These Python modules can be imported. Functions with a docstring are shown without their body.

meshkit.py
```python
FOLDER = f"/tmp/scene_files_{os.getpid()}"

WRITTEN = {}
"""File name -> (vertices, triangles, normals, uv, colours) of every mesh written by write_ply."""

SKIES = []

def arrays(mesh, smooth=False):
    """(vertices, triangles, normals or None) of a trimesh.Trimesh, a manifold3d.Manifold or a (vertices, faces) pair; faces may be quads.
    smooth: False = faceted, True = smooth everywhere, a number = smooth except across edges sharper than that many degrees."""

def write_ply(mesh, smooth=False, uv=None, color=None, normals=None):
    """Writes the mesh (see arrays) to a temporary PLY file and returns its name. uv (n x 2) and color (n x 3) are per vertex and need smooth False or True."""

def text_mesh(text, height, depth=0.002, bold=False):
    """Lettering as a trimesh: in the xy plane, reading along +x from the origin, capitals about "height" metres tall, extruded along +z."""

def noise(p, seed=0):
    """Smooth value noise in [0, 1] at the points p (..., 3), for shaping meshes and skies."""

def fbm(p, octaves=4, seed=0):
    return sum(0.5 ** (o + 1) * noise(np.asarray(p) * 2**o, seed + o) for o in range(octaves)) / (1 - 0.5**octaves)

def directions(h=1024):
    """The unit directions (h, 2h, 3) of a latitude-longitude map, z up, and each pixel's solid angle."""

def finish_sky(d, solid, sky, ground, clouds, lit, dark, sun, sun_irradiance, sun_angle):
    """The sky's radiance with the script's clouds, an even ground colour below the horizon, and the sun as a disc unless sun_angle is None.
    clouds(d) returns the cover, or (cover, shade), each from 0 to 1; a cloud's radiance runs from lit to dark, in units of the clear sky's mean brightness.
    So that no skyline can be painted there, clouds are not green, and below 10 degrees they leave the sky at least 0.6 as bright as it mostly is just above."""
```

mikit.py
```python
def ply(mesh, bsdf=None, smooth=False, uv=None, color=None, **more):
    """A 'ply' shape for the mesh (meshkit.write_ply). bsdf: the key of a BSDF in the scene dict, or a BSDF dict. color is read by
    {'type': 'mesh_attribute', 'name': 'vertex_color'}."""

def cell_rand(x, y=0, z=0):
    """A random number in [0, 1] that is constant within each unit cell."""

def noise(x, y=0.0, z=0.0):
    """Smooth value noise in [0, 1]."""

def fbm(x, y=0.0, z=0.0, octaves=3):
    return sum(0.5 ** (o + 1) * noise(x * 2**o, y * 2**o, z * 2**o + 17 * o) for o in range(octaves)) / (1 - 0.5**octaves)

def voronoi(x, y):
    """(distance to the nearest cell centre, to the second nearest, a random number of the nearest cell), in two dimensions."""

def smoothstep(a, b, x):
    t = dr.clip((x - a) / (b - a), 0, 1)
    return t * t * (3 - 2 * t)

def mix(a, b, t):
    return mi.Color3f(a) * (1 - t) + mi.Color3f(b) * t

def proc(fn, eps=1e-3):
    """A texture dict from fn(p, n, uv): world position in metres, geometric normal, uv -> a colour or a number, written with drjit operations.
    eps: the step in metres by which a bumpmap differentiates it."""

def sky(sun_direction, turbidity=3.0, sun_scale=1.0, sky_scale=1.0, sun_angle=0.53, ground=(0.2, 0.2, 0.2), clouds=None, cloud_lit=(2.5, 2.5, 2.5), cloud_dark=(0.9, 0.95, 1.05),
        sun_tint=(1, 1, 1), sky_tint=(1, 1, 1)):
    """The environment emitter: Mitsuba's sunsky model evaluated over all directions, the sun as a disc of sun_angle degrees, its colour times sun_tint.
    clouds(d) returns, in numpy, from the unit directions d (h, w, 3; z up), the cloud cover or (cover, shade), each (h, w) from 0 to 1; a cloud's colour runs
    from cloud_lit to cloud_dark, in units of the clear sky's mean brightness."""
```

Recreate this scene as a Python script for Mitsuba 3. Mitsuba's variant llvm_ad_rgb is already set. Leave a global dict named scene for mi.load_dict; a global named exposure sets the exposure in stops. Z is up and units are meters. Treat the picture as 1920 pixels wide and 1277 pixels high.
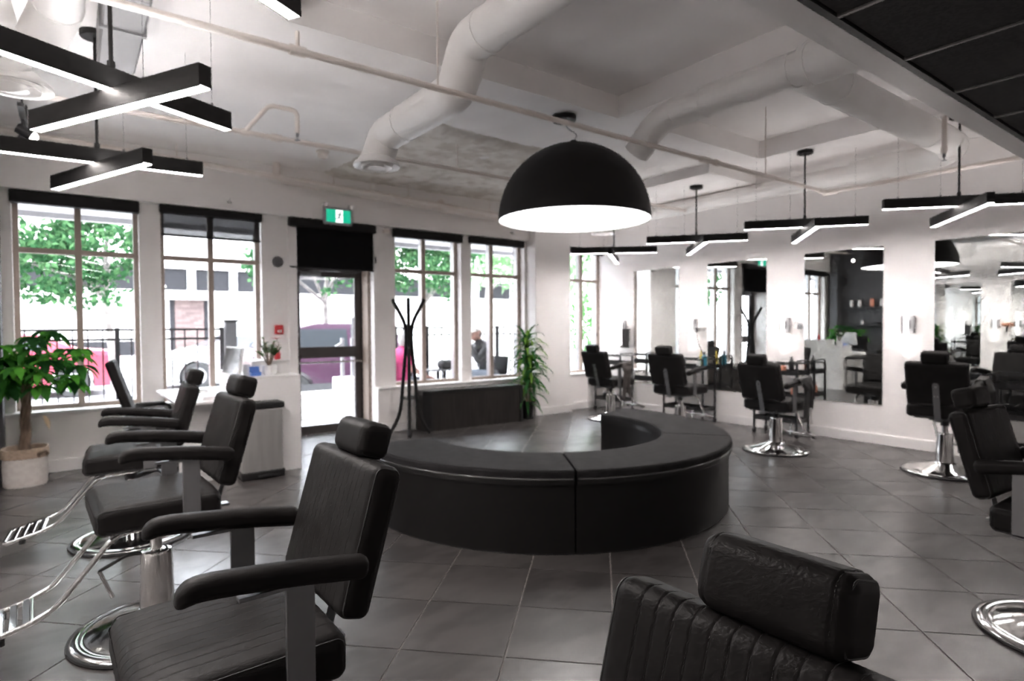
import math, random
import numpy as np, trimesh
import mitsuba as mi, drjit as dr
import mikit, meshkit
from mikit import proc, noise, fbm, voronoi, cell_rand, smoothstep, mix
from shapely.geometry import Polygon, box as sbox, Point
from shapely.ops import unary_union
T = mi.ScalarTransform4f
scene, labels = {'type': 'scene'}, {}
PI = math.pi

# ------------------------------------------------------------------ camera, sky, exposure
YAW, ROLL, PITCH, CAM_H = math.radians(53.393), math.radians(-0.358), math.radians(-1.36), 1.385
FWD = np.array([math.cos(YAW), math.sin(YAW), 0.0])
RGT = np.array([math.sin(YAW), -math.cos(YAW), 0.0])
AXIS = FWD * math.cos(PITCH) + np.array([0, 0, math.sin(PITCH)])
UPV = (np.array([0, 0, math.cos(PITCH)]) - FWD * math.sin(PITCH)) * math.cos(ROLL) - RGT * math.sin(ROLL)
CAM = np.array([0.0, 0.0, CAM_H])
scene['camera'] = {'type': 'thinlens', 'fov': math.degrees(2 * math.atan(960 / 1111.9)), 'fov_axis': 'x',
                   'to_world': T().look_at(origin=CAM.tolist(), target=(CAM + AXIS).tolist(), up=UPV.tolist()),
                   'aperture_radius': 0.0019, 'focus_distance': 0.98, 'near_clip': 0.05, 'far_clip': 300.0}


def overcast(d):
    n = meshkit.fbm(d * 3.0 + 5.0, 4, 3)
    return np.ones(d.shape[:2]), np.clip((n - 0.35) * 0.9, 0, 0.5)


scene['sky'] = mikit.sky((-0.35, 0.5, 0.8), turbidity=4.0, sun_scale=0.0, sky_scale=60.0, ground=(0.3, 0.3, 0.3),
                         clouds=overcast, cloud_lit=(1.40, 1.48, 1.60), cloud_dark=(1.0, 1.08, 1.2))
exposure = 1.0
LED, SCONCE, DOME, UPLIGHT = 78.0, 2.4, 60.0, 54.0

# ------------------------------------------------------------------ mesh helpers
def cat(*ms):
    return trimesh.util.concatenate([m for m in ms if m is not None])


def xf(m, M):
    m = m.copy(); m.apply_transform(np.asarray(M, float)); return m


def tr(x=0, y=0, z=0):
    M = np.eye(4); M[:3, 3] = (x, y, z); return M


def rot(a, ax=(0, 0, 1), at=(0, 0, 0)):
    return trimesh.transformations.rotation_matrix(a, ax, at)


def bx(x0, x1, y0, y1, z0, z1, b=0.0):
    """A box; b chamfers its edges."""
    x0, x1 = min(x0, x1), max(x0, x1); y0, y1 = min(y0, y1), max(y0, y1); z0, z1 = min(z0, z1), max(z0, z1)
    b = min(b, 0.45 * min(x1 - x0, y1 - y0, z1 - z0))
    if b <= 0:
        m = trimesh.creation.box((x1 - x0, y1 - y0, z1 - z0)); m.apply_translation(((x0 + x1) / 2, (y0 + y1) / 2, (z0 + z1) / 2)); return m
    P = []
    for sx, X in ((1, x0), (-1, x1)):
        for sy, Y in ((1, y0), (-1, y1)):
            for sz, Z in ((1, z0), (-1, z1)):
                P += [(X, Y + sy * b, Z + sz * b), (X + sx * b, Y, Z + sz * b), (X + sx * b, Y + sy * b, Z)]
    return trimesh.convex.convex_hull(np.array(P))


def fillet(pts, r, n=6):
    """Round the inner corners of a polyline."""
    pts = [np.asarray(p, float) for p in pts]; out = [pts[0]]
    for a, b, c in zip(pts[:-2], pts[1:-1], pts[2:]):
        u, v = a - b, c - b; lu, lv = np.linalg.norm(u), np.linalg.norm(v); u, v = u / lu, v / lv
        k = min(r, 0.48 * lu, 0.48 * lv); p, q = b + u * k, b + v * k
        out += [(1 - t) ** 2 * p + 2 * t * (1 - t) * b + t * t * q for t in np.linspace(0, 1, n)]
    return np.array(out + [pts[-1]])


def tube(pts, r, sides=10, rnd=0.0, caps=True, closed=False, flat=1.0):
    """A swept round tube; r may be one radius per point."""
    if rnd > 0: pts = fillet(pts, rnd)
    p = np.asarray(pts, float); n = len(p); r = np.broadcast_to(r, (n,))
    t = np.gradient(p, axis=0)
    if closed: t = np.roll(p, -1, 0) - np.roll(p, 1, 0)
    t /= np.linalg.norm(t, axis=1, keepdims=True) + 1e-12
    a = np.cross(t[0], [0, 0, 1.0] if abs(t[0][2]) < 0.9 else [1.0, 0, 0]); a /= np.linalg.norm(a); A = []
    for i in range(n):
        a = a - t[i] * (a @ t[i]); a /= np.linalg.norm(a) + 1e-12; A.append(a)
    A = np.array(A); B = np.cross(t, A); ang = np.arange(sides) * 2 * PI / sides
    v = p[:, None] + r[:, None, None] * (np.cos(ang)[None, :, None] * A[:, None] + flat * np.sin(ang)[None, :, None] * B[:, None])
    v = v.reshape(-1, 3); f = []
    for i in range(n if closed else n - 1):
        k = (i + 1) % n
        for j in range(sides):
            l = (j + 1) % sides
            f += [[i * sides + j, i * sides + l, k * sides + l], [i * sides + j, k * sides + l, k * sides + j]]
    if caps and not closed:
        v = np.vstack([v, p[0], p[-1]]); e = len(v)
        for j in range(sides):
            l = (j + 1) % sides
            f += [[e - 2, l, j], [e - 1, (n - 1) * sides + j, (n - 1) * sides + l]]
    m = trimesh.Trimesh(v, f, process=False)
    return m


def cyl(p0, p1, r, sides=20):
    return tube([p0, p1], r, sides)


def lathe(prof, n=40, at=(0, 0, 0)):
    """A surface of revolution about z from (radius, height) pairs."""
    prof = np.asarray(prof, float); k = len(prof); ang = np.arange(n) * 2 * PI / n
    v = np.stack([prof[:, None, 0] * np.cos(ang), prof[:, None, 0] * np.sin(ang), np.broadcast_to(prof[:, None, 1], (k, n))], -1).reshape(-1, 3)
    f = []
    for i in range(k - 1):
        for j in range(n):
            l = (j + 1) % n; a, b, c, d = i * n + j, i * n + l, (i + 1) * n + l, (i + 1) * n + j
            if prof[i, 0] > 1e-6: f.append([a, b, c])
            if prof[i + 1, 0] > 1e-6: f.append([a, c, d])
            if prof[i, 0] <= 1e-6: f.append([a, c, d]) if prof[i + 1, 0] > 1e-6 and [a, c, d] not in f[-1:] else None
    m = trimesh.Trimesh(v + np.asarray(at, float), f, process=False)
    m.merge_vertices(); m.update_faces(m.nondegenerate_faces())
    return m


def extr(poly, h, z=0.0):
    """A shapely polygon extruded upward."""
    gs = getattr(poly, 'geoms', [poly])
    m = cat(*[trimesh.creation.extrude_polygon(g, h, engine='earcut') for g in gs if g.area > 1e-6])
    m.apply_translation((0, 0, z)); return m


def rbox(size, r, inner=((), (), ()), seg=4, disp=None):
    """A rounded box centred on the origin on a grid; inner adds grid lines per axis; disp(p, n) moves its points."""
    h = np.asarray(size, float) / 2; r = min(r, 0.98 * h.min()); L = []
    for a in range(3):
        e = h[a] - r; t = [r * math.tan(k * PI / 4 / seg) for k in range(1, seg + 1)]
        mid = sorted(set([-e, e] + [float(x) for x in inner[a] if -e < x < e]))
        L.append(np.array([-e - x for x in t[::-1]] + mid + [e + x for x in t]))
    V, Fc, o = [], [], 0
    for a in range(3):
        b, c = (a + 1) % 3, (a + 2) % 3; nb, nc = len(L[b]), len(L[c])
        for s in (-1, 1):
            B, C = np.meshgrid(L[b], L[c], indexing='ij'); P = np.zeros((nb, nc, 3)); P[..., a] = s * h[a]; P[..., b] = B; P[..., c] = C
            V.append(P.reshape(-1, 3)); i, j = np.meshgrid(np.arange(nb - 1), np.arange(nc - 1), indexing='ij'); q = (o + i * nc + j).ravel()
            q1, q2, q3 = q + nc, q + nc + 1, q + 1
            f = np.vstack([np.stack([q, q1, q2], 1), np.stack([q, q2, q3], 1)])
            Fc.append(f if s > 0 else f[:, ::-1]); o += nb * nc
    p = np.vstack(V); q = np.clip(p, -(h - r), h - r); d = p - q; l = np.linalg.norm(d, axis=1, keepdims=True)
    n = d / np.maximum(l, 1e-9); p = q + n * r
    if disp is not None: p = disp(p, n)
    m = trimesh.Trimesh(p, np.vstack(Fc), process=False); m.merge_vertices(digits_vertex=6)
    return m


def hull(pts):
    return trimesh.convex.convex_hull(np.asarray(pts, float))


def ball(c, r, sub=2, s=(1, 1, 1)):
    m = trimesh.creation.icosphere(subdivisions=sub, radius=1.0); m.apply_scale(np.asarray(s, float) * r); m.apply_translation(c); return m


def torus(R, r, n=40, sides=8, at=(0, 0, 0)):
    a = np.arange(n) * 2 * PI / n
    return tube(np.stack([R * np.cos(a), R * np.sin(a), 0 * a], 1) + np.asarray(at, float), r, sides, closed=True)


# ------------------------------------------------------------------ scene helpers
def numbered(name):
    if name not in scene and name not in TAKEN: TAKEN.add(name); return name
    k = 1
    while f'{name}_{k:03d}' in TAKEN: k += 1
    TAKEN.add(f'{name}_{k:03d}'); return f'{name}_{k:03d}'


TAKEN = set()


def thing(name, label, cat_, group=None, kind=None):
    """The key of a thing whose parts follow."""
    key = numbered(name); labels[key] = {'label': label, 'category': cat_}
    if group: labels[key]['group'] = group
    if kind: labels[key]['kind'] = kind
    return key


def obj(name, mesh, mat, parent=None, smooth=35, M=None, label=None, kind=None, shape=None, **more):
    key = numbered(f'{parent}__{name}' if parent else name)
    d = dict(shape) if shape is not None else mikit.ply(mesh, mat, smooth=smooth, **more)
    if M is not None: d['to_world'] = T(np.asarray(M, float).tolist())
    scene[key] = d
    if label or kind:
        labels.setdefault(key, {})
        if label: labels[key]['label'] = label
        if kind: labels[key]['kind'] = kind
    return key


def one(name, mesh, mat, label, cat_, group=None, smooth=35, kind=None, **k):
    """A thing that is one mesh."""
    key = obj(name, mesh, mat, None, smooth, **k); labels[key] = {'label': label, 'category': cat_}
    if group: labels[key]['group'] = group
    if kind: labels[key]['kind'] = kind
    return key


def struct(name, mesh, mat, parent=None, smooth=False, label=None, cat_=None, **k):
    key = obj(name, mesh, mat, parent, smooth, **k); labels.setdefault(key, {})['kind'] = 'structure'
    if label: labels[key]['label'] = label
    if cat_: labels[key]['category'] = cat_
    return key


def glow(mesh, rgb, mat='black_paint'):
    d = mikit.ply(mesh, mat, smooth=False); d['emitter'] = {'type': 'area', 'radiance': {'type': 'rgb', 'value': [float(c) for c in rgb]}}
    return d


# ------------------------------------------------------------------ materials
def rgb(*c):
    return {'type': 'rgb', 'value': [float(x) for x in (c if len(c) == 3 else c * 3)]}


def mat(name, color, rough=0.5, metal=0.0, spec=0.5, bump=None, scale=0.001, eps=1e-3, **k):
    c = color if isinstance(color, dict) else rgb(*color)
    b = {'type': 'principled', 'base_color': c, 'roughness': rough, 'metallic': metal, 'specular': spec, **k}
    if bump is not None: b = {'type': 'bumpmap', 'arbitrary': proc(bump, eps), 'scale': scale, 'bsdf': b}
    scene[name] = {'type': 'twosided', 'bsdf': b}


def tone(a, b, s, o=3, st=(1, 1, 1)):
    return proc(lambda p, n, uv: mix(a, b, smoothstep(0.3, 0.7, fbm(p.x * s * st[0] + 3.1, p.y * s * st[1] + 1.7, p.z * s * st[2], o))))


mat('wall_paint', tone((0.89, 0.862, 0.850), (0.91, 0.882, 0.870), 1.3), 0.6, spec=0.3)
mat('dark_wall_paint', (0.045, 0.045, 0.048), 0.6)
mat('trim_paint', (0.89, 0.87, 0.86), 0.35)
mat('ceiling_paint', tone((0.80, 0.772, 0.762), (0.92, 0.897, 0.887), 1.1, 4), 0.7, spec=0.2)
mat('duct_paint', tone((0.80, 0.78, 0.765), (0.85, 0.83, 0.815), 3.0), 0.5, spec=0.3)
mat('pipe_paint', tone((0.68, 0.61, 0.565), (0.76, 0.70, 0.66), 5.0), 0.5)
mat('spray_insulation', proc(lambda p, n, uv: mix((0.60, 0.555, 0.505), (0.82, 0.79, 0.75), smoothstep(0.3, 0.68, fbm(p.x * 6, p.y * 6, p.z * 6, 4)))), 0.95,
    bump=lambda p, n, uv: fbm(p.x * 60, p.y * 60, p.z * 60, 3), scale=0.02)
for i, (a, b) in enumerate((((0.0211, 0.0190, 0.0187), (0.0320, 0.0292, 0.0286)), ((0.0231, 0.0211, 0.0207), (0.0354, 0.0323, 0.0313)), ((0.0197, 0.0180, 0.0177), (0.0299, 0.0272, 0.0269)))):
    mat(f'floor_tile_stone_{i}', tone(a, b, 2.3 + i, 4, (1.0, 2.2, 1.0)), proc(lambda p, n, uv: 0.25 + 0.10 * fbm(p.x * 5, p.y * 5, 0.0, 3)), spec=0.9, clearcoat=0.6, clearcoat_gloss=0.72)
mat('grout', (0.17, 0.155, 0.148), 0.9)
mat('black_ceiling_tile', tone((0.010, 0.010, 0.010), (0.016, 0.015, 0.015), 90.0, 2), 0.9, spec=0.2)
mat('grey_grid_metal', (0.22, 0.21, 0.205), 0.35, 0.6)
mat('black_paint', (0.012, 0.012, 0.013), 0.45)
mat('matte_black', (0.0055, 0.0053, 0.0053), 0.55, spec=0.12)
mat('black_plastic', (0.008, 0.008, 0.0082), 0.38, spec=0.2)
mat('black_steel', (0.010, 0.010, 0.0105), 0.35, 0.2, spec=0.25)
mat('leather', tone((0.0064, 0.0060, 0.0059), (0.0086, 0.0081, 0.0080), 14.0), 0.42, spec=0.045,
    bump=lambda p, n, uv: fbm(p.x * 260, p.y * 260, p.z * 260, 2), scale=0.0011, eps=4e-4)
mat('leather_thread', (0.010, 0.010, 0.010), 0.6)
mat('velvet', tone((0.0062, 0.0060, 0.0064), (0.0098, 0.0094, 0.0100), 22.0, 3), 0.85, spec=0.1, sheen=0.12)
mat('bench_laminate', (0.0055, 0.0053, 0.0053), 0.36, spec=0.10)
mat('bench_vinyl', (0.005, 0.005, 0.005), 0.22, spec=0.3)
mat('glossy_piping', (0.02, 0.02, 0.02), 0.12, spec=1.0, clearcoat=1.0, clearcoat_gloss=0.95)
mat('dark_wood', proc(lambda p, n, uv: mix((0.005, 0.0042, 0.0038), (0.011, 0.009, 0.0082), smoothstep(0.25, 0.75, fbm(p.x * 45, p.y * 45, p.z * 3, 3)))), 0.5, spec=0.2)
scene['chrome'] = {'type': 'twosided', 'bsdf': {'type': 'roughconductor', 'material': 'none', 'alpha': 0.018, 'specular_reflectance': rgb(0.82, 0.81, 0.80)}}
scene['steel'] = {'type': 'twosided', 'bsdf': {'type': 'roughconductor', 'material': 'none', 'alpha': 0.12, 'specular_reflectance': rgb(0.62, 0.61, 0.60)}}
mat('grey_steel', (0.17, 0.17, 0.175), 0.35, 0.7)
mat('brushed_steel', tone((0.50, 0.49, 0.48), (0.56, 0.55, 0.54), 9.0, 2, (3, 3, 0.3)), 0.34, 0.8)
scene['mirror_glass'] = {'type': 'twosided', 'bsdf': {'type': 'conductor', 'material': 'none', 'specular_reflectance': rgb(0.86, 0.885, 0.875)}}
scene['pane_glass'] = {'type': 'thindielectric', 'int_ior': 1.5}
mat('frame_tan', (0.27, 0.215, 0.18), 0.5)
mat('sheet_metal', (0.16, 0.16, 0.165), 0.5)
mat('dark_grey', (0.04, 0.04, 0.042), 0.5)
mat('frame_alloy', (0.45, 0.45, 0.46), 0.35, 0.5)
mat('door_bronze', (0.026, 0.020, 0.019), 0.4)
mat('blind_fabric', (0.004, 0.004, 0.0043), 0.9, spec=0.05)
scene['screen_fabric'] = {'type': 'blendbsdf', 'weight': 0.72, 'a': {'type': 'thindielectric', 'int_ior': 1.01}, 'b': {'type': 'twosided', 'bsdf': {'type': 'diffuse', 'reflectance': rgb(0.02)}}}
mat('white_laminate', (0.80, 0.785, 0.78), 0.35)
mat('white_gloss', (0.90, 0.895, 0.89), 0.3)
mat('screen_black', (0.01, 0.01, 0.012), 0.15)
mat('blue_card', (0.05, 0.13, 0.42), 0.5)
mat('red_plastic', (0.42, 0.025, 0.03), 0.35)
mat('grey_plastic', (0.30, 0.30, 0.31), 0.4)
mat('copper', (0.55, 0.26, 0.17), 0.3, 0.6)
mat('jar_white', (0.80, 0.78, 0.77), 0.35)
mat('jar_orange', (0.62, 0.25, 0.16), 0.4)
mat('bottle_teal', (0.03, 0.16, 0.22), 0.25)
mat('bottle_yellow', (0.55, 0.42, 0.06), 0.35)
mat('cape_cloth', tone((0.010, 0.010, 0.0105), (0.018, 0.017, 0.0165), 30.0), 0.7, sheen=0.3)
mat('cape_brown', tone((0.018, 0.014, 0.0125), (0.030, 0.024, 0.021), 30.0), 0.7, sheen=0.3)
mat('terracotta_white', tone((0.62, 0.57, 0.54), (0.70, 0.655, 0.62), 30.0), 0.8)
mat('jute', tone((0.26, 0.19, 0.14), (0.36, 0.275, 0.21), 60.0), 0.9)
mat('soil', (0.03, 0.022, 0.016), 0.95)
mat('bark', tone((0.07, 0.045, 0.03), (0.15, 0.105, 0.075), 30.0, 3, (1, 1, 0.3)), 0.85)
mat('grey_bark', tone((0.16, 0.145, 0.135), (0.27, 0.25, 0.235), 12.0), 0.9)


def leafmat(name, c, t=0.45):
    scene[name] = {'type': 'principledthin', 'base_color': rgb(*c), 'roughness': 0.42, 'diff_trans': t * 2, 'spec_trans': 0.0, 'eta': 1.4}


leafmat('leaf_bright', (0.075, 0.26, 0.035)); leafmat('leaf_mid', (0.035, 0.13, 0.025)); leafmat('leaf_deep', (0.017, 0.06, 0.018))
leafmat('leaf_strap', (0.035, 0.12, 0.035)); leafmat('leaf_strap_lime', (0.16, 0.30, 0.05)); leafmat('leaf_dry', (0.55, 0.42, 0.28))
leafmat('tree_leaf', (0.030, 0.088, 0.036)); leafmat('tree_leaf_pale', (0.12, 0.22, 0.105)); leafmat('olive_leaf', (0.05, 0.10, 0.04))

# ------------------------------------------------------------------ the room
XL, XR, YB, YF, YO = -0.78, 7.44, -1.6, 7.24, 7.62
ZC, ZK = 3.28, 3.48                      # ceiling and coffer heights
# floor: grout bed and diagonal tiles
struct('floor', bx(XL - 0.1, XR + 0.1, YB - 0.1, 7.80, -0.12, -0.004), 'grout')
room = unary_union([sbox(XL, YB, XR, YF), sbox(2.18, YF - 0.05, 3.22, 7.72), sbox(6.46, 7.2, XR, 7.27)]).difference(sbox(5.74, 7.11, 6.46, 7.4))
TS, GA, GB = 0.457, 0.295, 0.870
tiles = []
for i in range(-10, 30):
    for j in range(-24, 24):
        a0, b0 = (i + GA) * TS, (j + GB) * TS; g = 0.0035; c = []
        for a, b in ((a0 + g, b0 + g), (a0 + TS - g, b0 + g), (a0 + TS - g, b0 + TS - g), (a0 + g, b0 + TS - g)):
            c.append(((a - b) / math.sqrt(2), (a + b) / math.sqrt(2)))
        q = Polygon(c).intersection(room)
        if q.is_empty or q.area < 2e-3: continue
        m = np.array(q.centroid.coords[0]); d = m @ FWD[:2]; l = m @ RGT[:2]
        seen = d > 0.3 and abs(l) < 0.93 * d + 0.3
        tiles.append((0 if seen else 1, np.hypot(*m), q, (i * 7 + j * 13) % 3))
tiles.sort(key=lambda t: t[:2])
rest = []
for n, (hid, dist, q, v) in enumerate(tiles):
    m = extr(q, 0.012, -0.012)
    if n < 295: struct('tile', m, f'floor_tile_stone_{v}', 'floor'); labels.pop('floor__tile' if n == 0 else f'floor__tile_{n:03d}', None)
    else: rest.append(m)
obj('tile_field', cat(*rest), 'floor_tile_stone_0', 'floor', False, kind='stuff', label='remaining dark stone floor tiles')

# walls
struct('wall_left', bx(XL - 0.12, XL, YB - 0.12, 5.06, 0, 3.6), 'wall_paint', label='white wall with mirrors and tube lamps behind the left chairs')
struct('wall_left_001', bx(XL - 0.12, XL, 5.06, YO, 0, 3.6), 'dark_wall_paint', label='charcoal wall with two shelves behind the reception desk')
struct('wall_right', bx(XR, XR + 0.12, YB - 0.12, YO, 0, 3.6), 'wall_paint', label='white wall with tall mirrors and tube lamps')
struct('wall_back', bx(XL, XR, YB - 0.12, YB, 0, 3.6), 'wall_paint')
Zs, Zh = 0.57, 2.71
struct('wall_front', cat(
    bx(XL, 5.74, YF, YO, Zh, 3.6), bx(6.46, XR, 7.27, YO, 2.70, 3.6),
    bx(XL, 2.10, YF, YO, 0, Zs), bx(3.20, 5.74, YF, YO, 0, Zs), bx(6.46, XR, 7.27, YO, 0, Zs),
    bx(5.74, 6.46, 7.11, YO, 0, 3.6, 0.004),
    *[bx(a, b, 7.335, YO, Zs, Zh) for a, b in ((XL, -0.436), (0.587, 0.784), (1.805, 2.10), (3.20, 3.50), (4.54, 4.71), (5.70, 5.74))],
    bx(2.10, 2.20, 7.30, 7.80, 0, Zh), bx(3.205, 3.26, 7.335, 7.80, 0, Zh), bx(2.10, 3.26, 7.56, 7.80, 2.15, 2.9)), 'wall_paint',
    label='white window wall with a deep bulkhead over the windows')
BBH = 0.121


def baseboard(x0, x1, y0, y1):
    return cat(bx(x0, x1, y0, y1, 0, BBH, 0.004))


struct('baseboard_right', baseboard(XR - 0.016, XR, YB, 7.27), 'trim_paint')
struct('baseboard_front', cat(baseboard(XL, 2.10, YF - 0.016, YF), baseboard(3.20, 5.74, YF - 0.016, YF), baseboard(6.46, XR, 7.254, 7.27),
                              baseboard(5.724, 6.476, 7.094, 7.11), baseboard(5.724, 5.74, 7.094, YF), baseboard(6.46, 6.476, 7.094, 7.27)), 'trim_paint')
struct('baseboard_left', baseboard(XL, XL + 0.016, YB, YF), 'trim_paint')
for a, b, y in ((XL, 2.10, YF), (3.20, 5.72, YF), (6.47, XR, 7.27)):
    struct('trim_1', bx(a, b, y - 0.025, 7.46, Zs, Zs + 0.024, 0.004), 'white_gloss', label='white window sill board')

struct('pilaster', bx(XL, -0.512, 7.06, YF, 0, ZC, 0.003), 'dark_wall_paint', label='dark corner post at the left edge beside the potted tree', cat_='pilaster')

# windows
YW = 7.45
WIN = [(-0.436, 0.587, 0.072), (0.784, 1.805, 1.285), (3.50, 4.54, 3.992), (4.71, 5.70, 5.150), (6.47, XR, 7.016)]
for n, (a, b, mu) in enumerate(WIN):
    k = f'window_{n + 1}'; TAKEN.add(k); labels[k] = {'kind': 'structure', 'label': 'tall window with tan frame and four panes'}
    z0, z1, w, zm = Zs + 0.02, 2.705, 0.044, 2.158
    fr = cat(bx(a, a + w, YW, YW + 0.035, z0, z1, 0.003), bx(b - w, b, YW, YW + 0.035, z0, z1, 0.003), bx(a, b, YW, YW + 0.035, z0, z0 + w, 0.003), bx(a, b, YW, YW + 0.035, z1 - w, z1, 0.003))
    obj('frame', fr, 'frame_tan', k, False)
    obj('mullion', cat(bx(mu - 0.028, mu + 0.028, YW - 0.006, YW + 0.035, z0, z1, 0.003)), 'frame_tan', k, False)
    obj('transom_bar', bx(a + w, b - w, YW - 0.004, YW + 0.035, zm - 0.026, zm + 0.026, 0.003), 'frame_tan', k, False)
    y0, y1 = YW + 0.035, YW + 0.12
    obj('outer_frame', cat(bx(a, a + w - 0.004, y0, y1, z0, z1), bx(b - w + 0.004, b, y0, y1, z0, z1), bx(a, b, y0, y1, z0, z0 + w - 0.004), bx(a, b, y0, y1, z1 - w + 0.004, z1),
                           bx(mu - 0.018, mu + 0.018, y0, y1, z0, z1), bx(a, b, y0, y1, zm - 0.018, zm + 0.018)), 'frame_alloy', k, False)
    for c, d in ((a + w, mu - 0.022), (mu + 0.022, b - w)):
        for e, f in ((z0 + w, zm - 0.022), (zm + 0.022, z1 - w)):
            yq = YW + 0.055
            obj('pane', trimesh.Trimesh([(c, yq, e), (d, yq, e), (d, yq, f), (c, yq, f)], [[0, 1, 2], [0, 2, 3]], process=False), 'pane_glass', k, False)

# entrance door, set back from the windows
k = 'door_1'; TAKEN.add(k); labels[k] = {'kind': 'structure', 'label': 'dark bronze glazed entrance door with a push bar'}
YD, a, b = 7.68, 2.24, 3.175
obj('frame', cat(bx(2.20, a + 0.012, YD - 0.02, YD + 0.06, 0, 2.15, 0.003), bx(b - 0.012, 3.205, YD - 0.02, YD + 0.06, 0, 2.15, 0.003), bx(2.20, 3.205, YD - 0.02, YD + 0.06, 2.115, 2.16, 0.003)), 'door_bronze', k, False)
obj('stile', bx(a + 0.015, a + 0.105, YD, YD + 0.045, 0.012, 2.112, 0.004), 'door_bronze', k, False)
obj('stile', bx(b - 0.105, b - 0.015, YD, YD + 0.045, 0.012, 2.112, 0.004), 'door_bronze', k, False)
for z0, z1 in ((0.012, 0.115), (0.99, 1.135), (2.045, 2.112)):
    obj('rail', bx(a + 0.105, b - 0.105, YD, YD + 0.045, z0, z1, 0.004), 'door_bronze', k, False)
for z0, z1 in ((0.115, 0.99), (1.135, 2.045)):
    c, d, yq = a + 0.105, b - 0.105, YD + 0.022
    obj('pane', trimesh.Trimesh([(c, yq, z0), (d, yq, z0), (d, yq, z1), (c, yq, z1)], [[0, 1, 2], [0, 2, 3]], process=False), 'pane_glass', k, False)
obj('push_bar', cat(tube([(a + 0.03, YD - 0.05, 0.935), (b - 0.03, YD - 0.05, 0.935)], 0.012, 12), *[cyl((x, YD - 0.05, 0.935), (x, YD, 0.935), 0.012, 12) for x in (a + 0.05, b - 0.05)]), 'steel', k)
obj('closer', cat(bx(a + 0.10, a + 0.36, YD - 0.06, YD - 0.001, 2.05, 2.10, 0.006), tube([(a + 0.2, YD - 0.07, 2.11), (a + 0.5, YD - 0.10, 2.118), (a + 0.62, YD - 0.02, 2.122)], 0.008, 8)), 'grey_steel', k)
obj('lock', cat(cyl((a + 0.06, YD - 0.012, 0.82), (a + 0.06, YD, 0.82), 0.02, 16), cyl((a + 0.06, YD - 0.012, 1.30), (a + 0.06, YD, 1.30), 0.022, 16)), 'steel', k)
obj('threshold', bx(2.2, 3.205, YD - 0.05, 7.80, 0, 0.011, 0.003), 'steel', k, False)
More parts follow.
